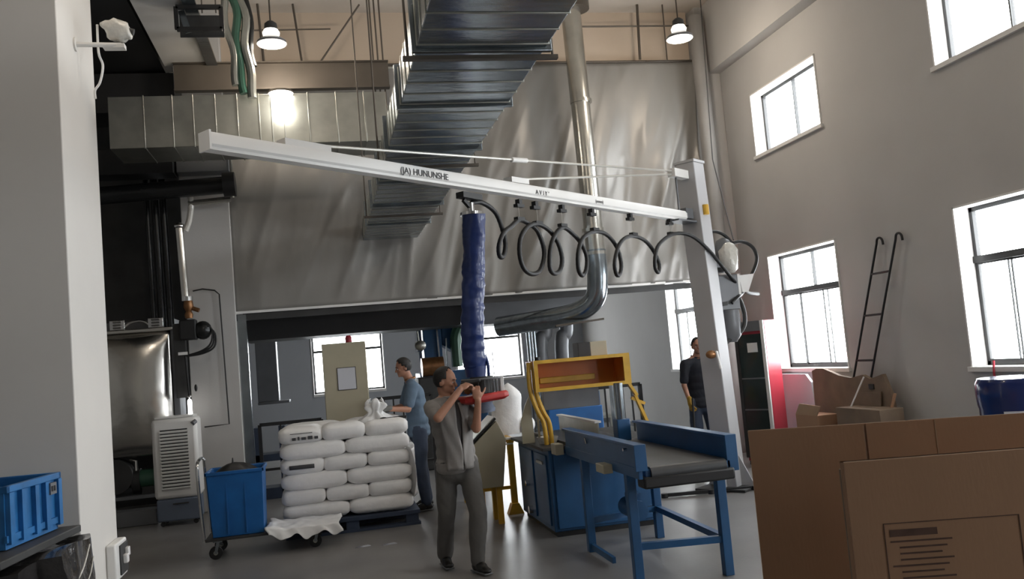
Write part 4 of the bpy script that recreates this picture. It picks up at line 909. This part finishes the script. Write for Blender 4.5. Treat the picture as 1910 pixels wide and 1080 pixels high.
# ------------------------------------------------------------------ back room
t = thing('mezzanine_duct', 'dark grey box duct spanning the back room just behind the curtain opening', 'duct', (1.5, 14.5, 2.33))
obj('duct_body', MB().box(-1.2, 14.05, 2.36, 2.3, 15.2, 3.4), 'black', t)
obj('right_section', MB().box(2.3, 13.9, 2.33, 4.3, 15.0, 2.72).box(2.3, 13.95, 2.72, 4.3, 15.0, 3.4), 'grey', t)
t = thing('beige_cabinet', 'tall beige control cabinet with a paper notice and red lamp behind the sacks', 'cabinet', (.27, 13.6, 0))
obj('cabinet_body', MB().box(-.05, 13.4, 0, .60, 13.8, 2.20), 'cream', t, bevel=.012)
obj('notice_sheet', MB().box(.16, 13.39, 1.50, .42, 13.395, 1.82), 'paper', t)
obj('notice_border', MB().box(.15, 13.393, 1.49, .43, 13.399, 1.83), 'dark', t)
obj('beacon_lamp', MB().lathe((.36, 13.6, 2.20), [(.001, 0), (.05, 0), (.05, .08), (.03, .11), (.001, .11)], 16), 'redpaint', t)
bmx = thing('blue_mixer', 'tall blue mixing machine with hopper in the back room behind the blue lifter tube', 'machine', (1.9, 16.0, 0))
obj('mixer_column', MB().box(1.72, 15.6, 1.35, 2.05, 16.0, 3.4), 'blue', bmx, bevel=.02)
obj('mixer_hopper', MB().prism([(2.05, 3.3), (2.6, 3.3), (2.45, 2.2), (2.25, 1.95), (2.05, 2.1)], 15.6, 16.1, 'y'), 'blue', bmx, bevel=.02)
obj('left_plate', MB().box(1.6, 15.5, 2.0, 1.68, 15.9, 3.3).box(1.62, 15.5, 1.5, 1.66, 15.6, 2.0), 'trblue', bmx)
obj('chrome_edge', MB().bar((1.95, 15.55, 3.2), (1.98, 15.55, 1.7), .03, .03).bar((2.12, 15.55, 2.2), (2.10, 15.55, 1.65), .02, .02), 'galv', bmx)
obj('green_elbow', MB().tube(smooth_pts([(2.55, 15.5, 2.55), (2.42, 15.5, 2.45), (2.3, 15.5, 2.25), (2.28, 15.5, 2.0), (2.28, 15.5, 1.68)], 5), .10), 'green', bmx)
obj('lower_body', MB().box(1.6, 15.4, 0, 2.75, 16.3, 1.62), 'blue', bmx, bevel=.02)
obj('dark_motor', MB().cyl((1.58, 14.9, 1.72), (1.95, 14.9, 1.72), .16, n=24), 'brass', bmx)
obj('motor_base', MB().box(1.5, 14.8, .0, 2.0, 15.4, 1.55), 'dark', bmx, bevel=.02)
obj('gauge_valve', MB().ell((1.62, 15.2, 2.10), (.10, .06, .09)).cyl((1.60, 15.2, 2.12), (1.585, 15.2, 2.35), .012), 'galvd', bmx)
obj('yellow_tag', MB().box(2.44, 15.3, 1.66, 2.56, 15.32, 1.86), 'yellow', bmx)
def railing(name, label, p0, p1, z, zlow, nbar):
    t_ = thing(name, label, 'railing', (p0[0], p0[1], 0))
    a, b = V((p0[0], p0[1], 0)), V((p1[0], p1[1], 0))
    obj('top_rail', MB().bar(a+Z3*z, b+Z3*z, .05, .05), 'black', t_)
    obj('bottom_rail', MB().bar(a+Z3*zlow, b+Z3*zlow, .035, .035), 'black', t_)
    for i in range(nbar+1):
        p_ = a.lerp(b, i/nbar); obj('post' if i in (0, nbar) else 'baluster', MB().bar(p_+Z3*(0 if i in (0, nbar) else zlow), p_+Z3*z, .05 if i in (0, nbar) else .022), 'black', t_)
railing('guard_railing', 'low black guard railing left of the beige cabinet', (-1.0, 13.3), (-.12, 13.3), 1.10, .45, 3)
railing('guard_railing', 'black guard railing between the beige cabinet and the blue-shirted worker', (.66, 13.2), (1.5, 13.2), 1.32, .35, 6)
railing('guard_railing', 'black guard railing behind the orange sealing frame', (3.1, 12.2), (4.45, 12.2), 1.22, .5, 10)
tag(obj('navy_rack', MB().box(-1.1, 13.5, .0, -.6, 13.9, .16).box(-1.1, 13.5, 0, -1.02, 13.9, 1.05).box(-.75, 13.5, 0, -.66, 13.9, 1.05).box(-1.1, 13.5, .55, -.66, 13.9, .65), 'trblue'), 'dark blue steel rack behind the low left railing', 'rack')
tag(obj('grey_wall_cupboard', MB().box(-1.35, 18.0, 1.3, -.95, 18.5, 2.5).box(-1.35, 17.9, 1.25, -.75, 18.5, 1.3), 'grey', bevel=.01), 'grey cupboard with a shelf in the back room beside the curtain guide', 'cupboard')
for j, (x, zt_) in enumerate(((3.58, 2.3), (3.95, 2.3))):
    tag(obj('grey_drop_pipe', MB().tube(smooth_pts([(x+.12, 14.5, 2.33), (x+.1, 14.5, 2.1), (x, 14.5, 1.85), (x-.03, 14.5, .02)], 5), .12, 20), 'grey'), ['fat grey pipe dropping from the dark duct, left of the pair', 'fat grey pipe dropping from the dark duct, right of the pair'][j], 'pipe')
for j, x in enumerate((3.36, 3.46)):
    tag(obj('bright_drop_pipe', MB().cyl((x, 14.4, 0), (x, 14.4, 2.33), .035, n=16), 'galv'), ['thin bright pipe at the right edge of the back window, left of two', 'thin bright pipe at the right edge of the back window, right of two'][j], 'pipe')
tag(obj('worktable', MB().box(3.15, 12.9, .72, 4.3, 13.5, .76).box(3.2, 12.95, 0, 3.25, 13.0, .72).box(4.2, 12.95, 0, 4.25, 13.0, .72), 'galvd'), 'low steel table behind the black railing', 'table')
tallsack = MB()
vs = []; n = 28; m = 16
for i in range(m+1):
    s_ = i/m; hw = .19*(1-.12*s_)*(1 if s_ < .72 else max(.05, 1-((s_-.72)/.28)**1.6*.95))
    for k_ in range(n):
        a = 2*PI*k_/n; q = 1+.06*noise.noise(V((math.cos(a)*2, math.sin(a)*2, s_*3)))
        vs.append(V((2.05+.06*s_+hw*math.cos(a)*q, 10.35+hw*.8*math.sin(a)*q, .865+.60*s_)))
tallsack.add(vs, [tuple(range(n))[::-1], tuple(range(m*n, (m+1)*n))]+[(i*n+k_, i*n+(k_+1) % n, (i+1)*n+(k_+1) % n, (i+1)*n+k_) for i in range(m) for k_ in range(n)])
tag(obj('standing_sack', tallsack, 'sack', sharp=80), 'tall full white sack standing upright on the roller stand', 'sack')
tag(obj('slumped_sack', MB().ell((2.30, 10.3, .96), (.09, .14, .10)), 'sack'), 'small slumped white sack beside the tall standing one', 'sack')
for j, (x, y) in enumerate(((.16, 9.1), (.42, 9.05))): tag(obj('paper_scrap', MB().add([(x, y, .004), (x+.16, y+.03, .004), (x+.13, y+.06, .012), (x+.02, y+.03, .010), (x, y, .002), (x+.16, y+.03, .002)], [(0, 1, 2, 3), (4, 5, 2, 3)]), 'paper', solid=.002), ['small white scrap on the floor in front of the pallet, left one', 'small white scrap on the floor in front of the pallet, right one'][j], 'scrap')
#PART3
# ------------------------------------------------------------------ people
def frame(fwd, up=(0, 0, 1)):
    f = V(fwd).normalized(); u = V(up); l = f.cross(u).normalized(); u = l.cross(f).normalized()
    return Matrix((l, f, u)).transposed()     # columns: right, forward, up
def hand_geo(mb, w_, d, nrm, side, curl, s_=1.0):
    """wrist w_, direction of the palm d, palm normal nrm (the side the fingers curl to), side: +1 / -1 where the thumb leaves"""
    d = V(d).normalized(); nrm = V(nrm); nrm = (nrm-d*nrm.dot(d)).normalized(); l = d.cross(nrm)*side
    w_ = V(w_)
    pc = w_+d*.045*s_
    A_ = Matrix((l, nrm, d)).transposed()
    mb.ell(pc, (.042*s_, .016*s_, .052*s_), A_)
    for i, (o_, ln) in enumerate(((.030, .070), (.010, .080), (-.010, .074), (-.029, .058))):
        p_ = w_+d*.085*s_+l*o_*s_; dirc = d.copy(); r_0 = .0095*s_
        for j, fr in enumerate((.45, .32, .26)):
            dirc = (Matrix.Rotation(curl*(.8 if j == 0 else 1.1), 3, d.cross(nrm)) @ dirc)
            q = p_+dirc*ln*fr*1.15*s_; mb.cap(p_, q, r_0, r_0*.92, 8); p_ = q; r_0 *= .92
    p_ = w_+d*.03*s_+l*.030*s_; dirc = (l*.8+d*.75+nrm*.35).normalized()
    for j, ln in enumerate((.036, .030, .024)):
        q = p_+dirc*ln*s_; mb.cap(p_, q, .0115*s_*(1-.1*j), .0105*s_*(1-.1*j), 8); p_ = q; dirc = (dirc+d*.25+nrm*.35*curl).normalized()
def person(name, label, J, face, chestf, mats, sleeve=.55, voxel=.0065, opened=False, hats=None, grip=.9, gloves=None, hair_top=1.):
    root = thing(name, label, 'person', (J['hips'][0], J['hips'][1], 0))
    off = wpos(root); g = {k_: V(v_) for k_, v_ in J.items()}
    F = frame(face, (0, 0, 1)); C = frame(chestf); Cr, Cf = C.col[0], C.col[1]
    b = MB(); hd = g['head']
    # head
    b.ell(hd+F.col[2]*.022, (.074, .093, .095), F); b.ell(hd+F.col[1]*.018-F.col[2]*.045, (.058, .070, .068), F)
    b.ell(hd+F.col[1]*.070-F.col[2]*.088, (.024, .020, .018), F)
    b.cap(hd+F.col[1]*.088+F.col[2]*.005, hd+F.col[1]*.104-F.col[2]*.030, .009, .014)
    b.ell(hd+F.col[1]*.082-F.col[2]*.058, (.024, .012, .007), F); b.ell(hd+F.col[1]*.080-F.col[2]*.066, (.020, .012, .007), F)
    b.cap(hd+F.col[1]*.084+F.col[2]*.022-F.col[0]*.03, hd+F.col[1]*.084+F.col[2]*.022+F.col[0]*.03, .010)
    for s_ in (-1, 1):
        b.ell(hd+F.col[0]*.076*s_-F.col[1]*.008-F.col[2]*.012, (.009, .020, .032), F)
        b.ell(hd+F.col[0]*.038*s_+F.col[1]*.066-F.col[2]*.022, (.02, .02, .018), F)
    b.cap(hd-F.col[2]*.06-F.col[1]*.015, g['neck']-V((0, 0, .02)), .052, .058, 16)
    # torso
    b.ell(g['chest'], (.165, .10, .19), C); b.ell((g['chest']+g['hips'])/2, (.14, .09, .18), C); b.ell(g['hips'], (.155, .10, .12), C)
    for s_ in 'RL':
        b.cap(g['neck'], g['sh'+s_], .05, .05); b.cap(g['sh'+s_], g['el'+s_], .050, .040); b.cap(g['el'+s_], g['wr'+s_], .040, .027)
        b.cap(g['hip'+s_], g['kn'+s_], .080, .055); b.cap(g['kn'+s_], g['an'+s_], .053, .036)
        b.ell((g['kn'+s_]*.65+g['an'+s_]*.35)-Cf*.012, (.05, .05, .12))
        if not gloves: hand_geo(b, g['wr'+s_], g['hd'+s_], g['pn'+s_], 1 if s_ == 'R' else -1, grip)
        b.cap(g['an'+s_]-V((0, 0, .03)), g['an'+s_]+V(J['toe'+s_])*.10-V((0, 0, .055)), .028, .020)
    me = bake(b, 'body', voxel, 3, off); body = obj('body', me, 'skin', root)
    # eyes
    for s_ in (-1, 1):
        obj('eye', MB().ell(hd+F.col[0]*.031*s_+F.col[1]*.083-F.col[2]*.004, (.012, .006, .007), F), 'white', root)
        obj('pupil', MB().ell(hd+F.col[0]*.031*s_+F.col[1]*.088-F.col[2]*.004, (.006, .003, .006), F), 'black', root)
        obj('eyebrow', MB().cap(hd+F.col[0]*.018*s_+F.col[1]*.094+F.col[2]*.020, hd+F.col[0]*.046*s_+F.col[1]*.086+F.col[2]*.022, .004), 'hair', root)
    # hair
    h = MB(); n, m = 28, 20; vs = []
    full = MB().ell(hd+F.col[2]*.026-F.col[1]*.004, (.081, .099, .099), F, n=32, m=24)
    keep = []
    for f in full.f:
        c_ = sum((full.v[i] for i in f), V())/len(f)-hd; x, y, z = c_.dot(F.col[0]), c_.dot(F.col[1]), c_.dot(F.col[2])
        if z > (.062 if y > .03 else .02 if y > -.01 else -.045) and not (y > .055*hair_top): keep.append(f)
    full.f = keep; obj('hair', full, 'hair', root, sharp=80, solid=.012)
    if hats:
        hat = MB().ell(hd+F.col[2]*.045, (.088, .105, .085), F, n=28, m=16); hat.f = [f for f in hat.f if (sum((hat.v[i] for i in f), V())/len(f)-hd).dot(F.col[2]) > .035]
        obj('cap', hat, hats, root, solid=.008)
    # shirt
    s = MB(); k_ = .026
    for t_, rx, ry, rz in ((0, .185, .125, .16), (.25, .185, .13, .14), (.5, .175, .128, .14), (.75, .178, .130, .13), (1.0, .188, .138, .10), (1.12, .190, .140, .075)):
        s.ell(g['chest'].lerp(g['hips']+V((0, 0, -.01)), t_)+V((0, 0, .03*(1-t_))), (rx, ry, rz), C, n=20, m=12)
    for q in 'RL':
        s.cap(g['neck']-V((0, 0, .02)), g['sh'+q], .058, .068); e = g['sh'+q].lerp(g['el'+q], min(1, sleeve/.5 if sleeve < .5 else 1))
        ee = g['sh'+q].lerp(g['el'+q], .78) if sleeve < 1 else g['el'+q]
        s.cap(g['sh'+q], ee, .070, .064)
        if sleeve >= 1: s.cap(g['el'+q], g['el'+q].lerp(g['wr'+q], .85), .058, .045)
    me = bake(s, 'shirt', .012, 5, off, fold=.013, fscale=8); obj('shirt', me, mats[0], root)
    c = MB().tube([g['neck']+C @ V((.062*math.cos(a), .062*math.sin(a)-.005, .012+.012*-math.sin(a))) for a in [2*PI*i/24 for i in range(24)]], .014, 8, True)
    obj('collar', c, mats[0] if opened else mats[3], root)
    # trousers
    p_ = MB(); p_.ell(g['hips']-V((0, 0, .02)), (.170, .122, .12), C, n=20, m=12)
    p_.ell(g['hips']-V((0, 0, .10)), (.165, .115, .10), C, n=20, m=12)
    for q in 'RL':
        kf = Cf*.01
        p_.cap(g['hip'+q], g['kn'+q]+kf, .098, .078, 16); p_.cap(g['kn'+q]+kf, g['an'+q]+V((0, 0, .015)), .078, .068, 16)
    me = bake(p_, 'trousers', .012, 5, off, fold=.014, fscale=7); obj('trousers', me, mats[1], root)
    for q in 'RL':
        td = V(J['toe'+q]).normalized(); a0_ = g['an'+q]; gz = a0_.z-.085; sh = MB(); S = frame((td.x, td.y, 0))
        base = V((a0_.x, a0_.y, gz))
        sh.ell(base+S.col[1]*-.02+V((0, 0, .045)), (.042, .06, .045), S); sh.ell(base+S.col[1]*.07+V((0, 0, .035)), (.044, .095, .034), S); sh.ell(base+S.col[1]*.135+V((0, 0, .028)), (.042, .05, .027), S)
        sh.ell(base+V((0, 0, .078)), (.048, .055, .045), S); sh.ell(base+S.col[1]*.05+V((0, 0, .055)), (.044, .075, .038), S)
        me = bake(sh, 'shoe', .007, 3, off)
        for v_ in me.vertices:
            if v_.co.z+off.z < gz+.004: v_.co.z = gz+.004-off.z
        so__ = obj('shoe', me, 'shoe', root)
        obj('sole', MB().box(-.04, -.075, 0, .04, .175, .014, Matrix.Translation(base) @ S.to_4x4()), 'grey', so__, bevel=.012)
    if gloves:
        for q in 'RL':
            hm = MB(); hand_geo(hm, g['wr'+q], g['hd'+q], g['pn'+q], 1 if q == 'R' else -1, grip, 1.12); hm.cap(g['wr'+q]-V(g['hd'+q]).normalized()*.05, g['wr'+q]+V(g['hd'+q]).normalized()*.02, .034)
            obj('glove', bake(hm, 'glove', .006, 2, off), gloves, root)
    return root, g, C, F
# worker 1: grey shirt, arms up at the lifter handle
J1 = dict(head=(.985, 7.50, 1.615), neck=(.995, 7.52, 1.475), chest=(1.01, 7.53, 1.26), hips=(1.035, 7.55, .93),
 shR=(.845, 7.46, 1.405), elR=(.865, 7.20, 1.33), wrR=(1.07, 7.22, 1.545), hdR=(.85, .35, .45), pnR=(.3, .5, -.8),
 shL=(1.165, 7.60, 1.395), elL=(1.20, 7.36, 1.20), wrL=(1.215, 7.24, 1.44), hdL=(-.1, .1, 1), pnL=(.1, 1, 0),
 hipR=(.945, 7.56, .90), knR=(.92, 7.60, .50), anR=(.90, 7.78, .10), hipL=(1.125, 7.54, .90), knL=(1.16, 7.42, .50), anL=(1.13, 7.42, .095),
 toeR=(.1, -1, 0), toeL=(.35, -.95, 0))
r1, g1, C1, F1 = person('person', 'worker in open grey shirt and grey trousers reaching up to the lifter handle', J1, (.85, -.42, -.12), (.28, -.96, 0), ('shirtgrey', 'trgrey', 'shoe', 'shirtgrey'), sleeve=.5, opened=True, hair_top=.5)
Cr, Cf = C1.col[0], C1.col[1]
def flapf(side, hang):
    def fn(u, v):
        z = 1.43-.56*v; x = side*(.014+.125*u+.012*math.sin(v*6))
        return V((g1['chest'].x, g1['chest'].y, 0))+V((.02*v, 0, 0))+Cr*x+Cf*(.153+.006*math.sin(u*9+v*11)+.012*(1-u)*hang-.10*max(0, .22-v)-.055*u*u)+Z3*z
    return fn
obj('shirt_front', MB().sheet(flapf(-1, 1), 8, 22), 'shirtgrey', r1, sharp=80, solid=.005)
obj('shirt_front', MB().sheet(flapf(1, 1.4), 8, 22), 'shirtgrey', r1, sharp=80, solid=.005)
obj('undershirt', MB().sheet(lambda u, v: V((g1['chest'].x, g1['chest'].y, 0))+V((.02*v, 0, 0))+Cr*(.05*(u-.5)*2*(1-.75*v))+Cf*(.148-.10*max(0, .22-v)*1.2)+Z3*(1.45-.55*v), 6, 14), 'undershirt', r1, sharp=80, solid=.004)
obj('belt', MB().tube([g1['hips']+V((0, 0, .0))+C1 @ V((.172*math.cos(a), .124*math.sin(a), 0)) for a in [2*PI*i/32 for i in range(32)]], .012, 6, True), 'dark', r1)
# worker 2: profile facing left, holding the open sack
J2 = dict(head=(.935, 10.95, 1.755), neck=(1.0, 10.95, 1.60), chest=(1.04, 10.95, 1.38), hips=(1.06, 10.95, 1.0),
 shR=(1.0, 11.12, 1.52), elR=(.90, 11.10, 1.27), wrR=(.66, 10.80, 1.26), hdR=(-1, -.5, -.1), pnR=(0, -.6, -.8),
 shL=(1.01, 10.78, 1.52), elL=(.93, 10.68, 1.25), wrL=(.66, 10.56, 1.285), hdL=(-1, -.35, -.1), pnL=(0, .4, -.9),
 hipR=(1.07, 11.05, .96), knR=(1.09, 11.08, .53), anR=(1.12, 11.10, .10), hipL=(1.07, 10.85, .96), knL=(1.05, 10.83, .53), anL=(1.08, 10.82, .095),
 toeR=(-1, -.1, 0), toeL=(-1, -.2, 0))
person('person', 'worker in blue-grey shirt seen in profile leaning over the white sacks', J2, (-1, -.12, -.15), (-1, -.10, 0), ('shirtblue', 'trblue', 'shoe', 'brass'), sleeve=.5, voxel=.008, gloves='glove')
# worker 3: dark shirt behind the post
J3 = dict(head=(5.07, 11.43, 1.70), neck=(5.06, 11.50, 1.545), chest=(5.06, 11.52, 1.33), hips=(5.08, 11.52, .95),
 shR=(4.87, 11.46, 1.46), elR=(4.81, 11.42, 1.18), wrR=(4.82, 11.30, .95), hdR=(0, -.1, -1), pnR=(1, 0, 0),
 shL=(5.22, 11.52, 1.46), elL=(5.32, 11.30, 1.28), wrL=(5.22, 11.18, 1.50), hdL=(-.35, .1, .9), pnL=(-.4, .9, 0),
 hipR=(4.99, 11.52, .92), knR=(4.96, 11.48, .50), anR=(4.93, 11.52, .095), hipL=(5.17, 11.52, .92), knL=(5.20, 11.48, .50), anL=(5.22, 11.54, .095),
 toeR=(-.3, -1, 0), toeL=(.2, -1, 0))
person('person', 'worker in dark navy shirt standing behind the crane post', J3, (-.25, -1, -.02), (-.15, -1, 0), ('navy', 'trblue', 'shoe', 'navy'), sleeve=.5, voxel=.008, gloves='yglove')
tag(obj('walking_stick', MB().cyl((4.74, 11.1, .02), (4.83, 11.22, 1.0), .016, n=8), 'black'), 'black stick held upright by the worker behind the crane post', 'stick')
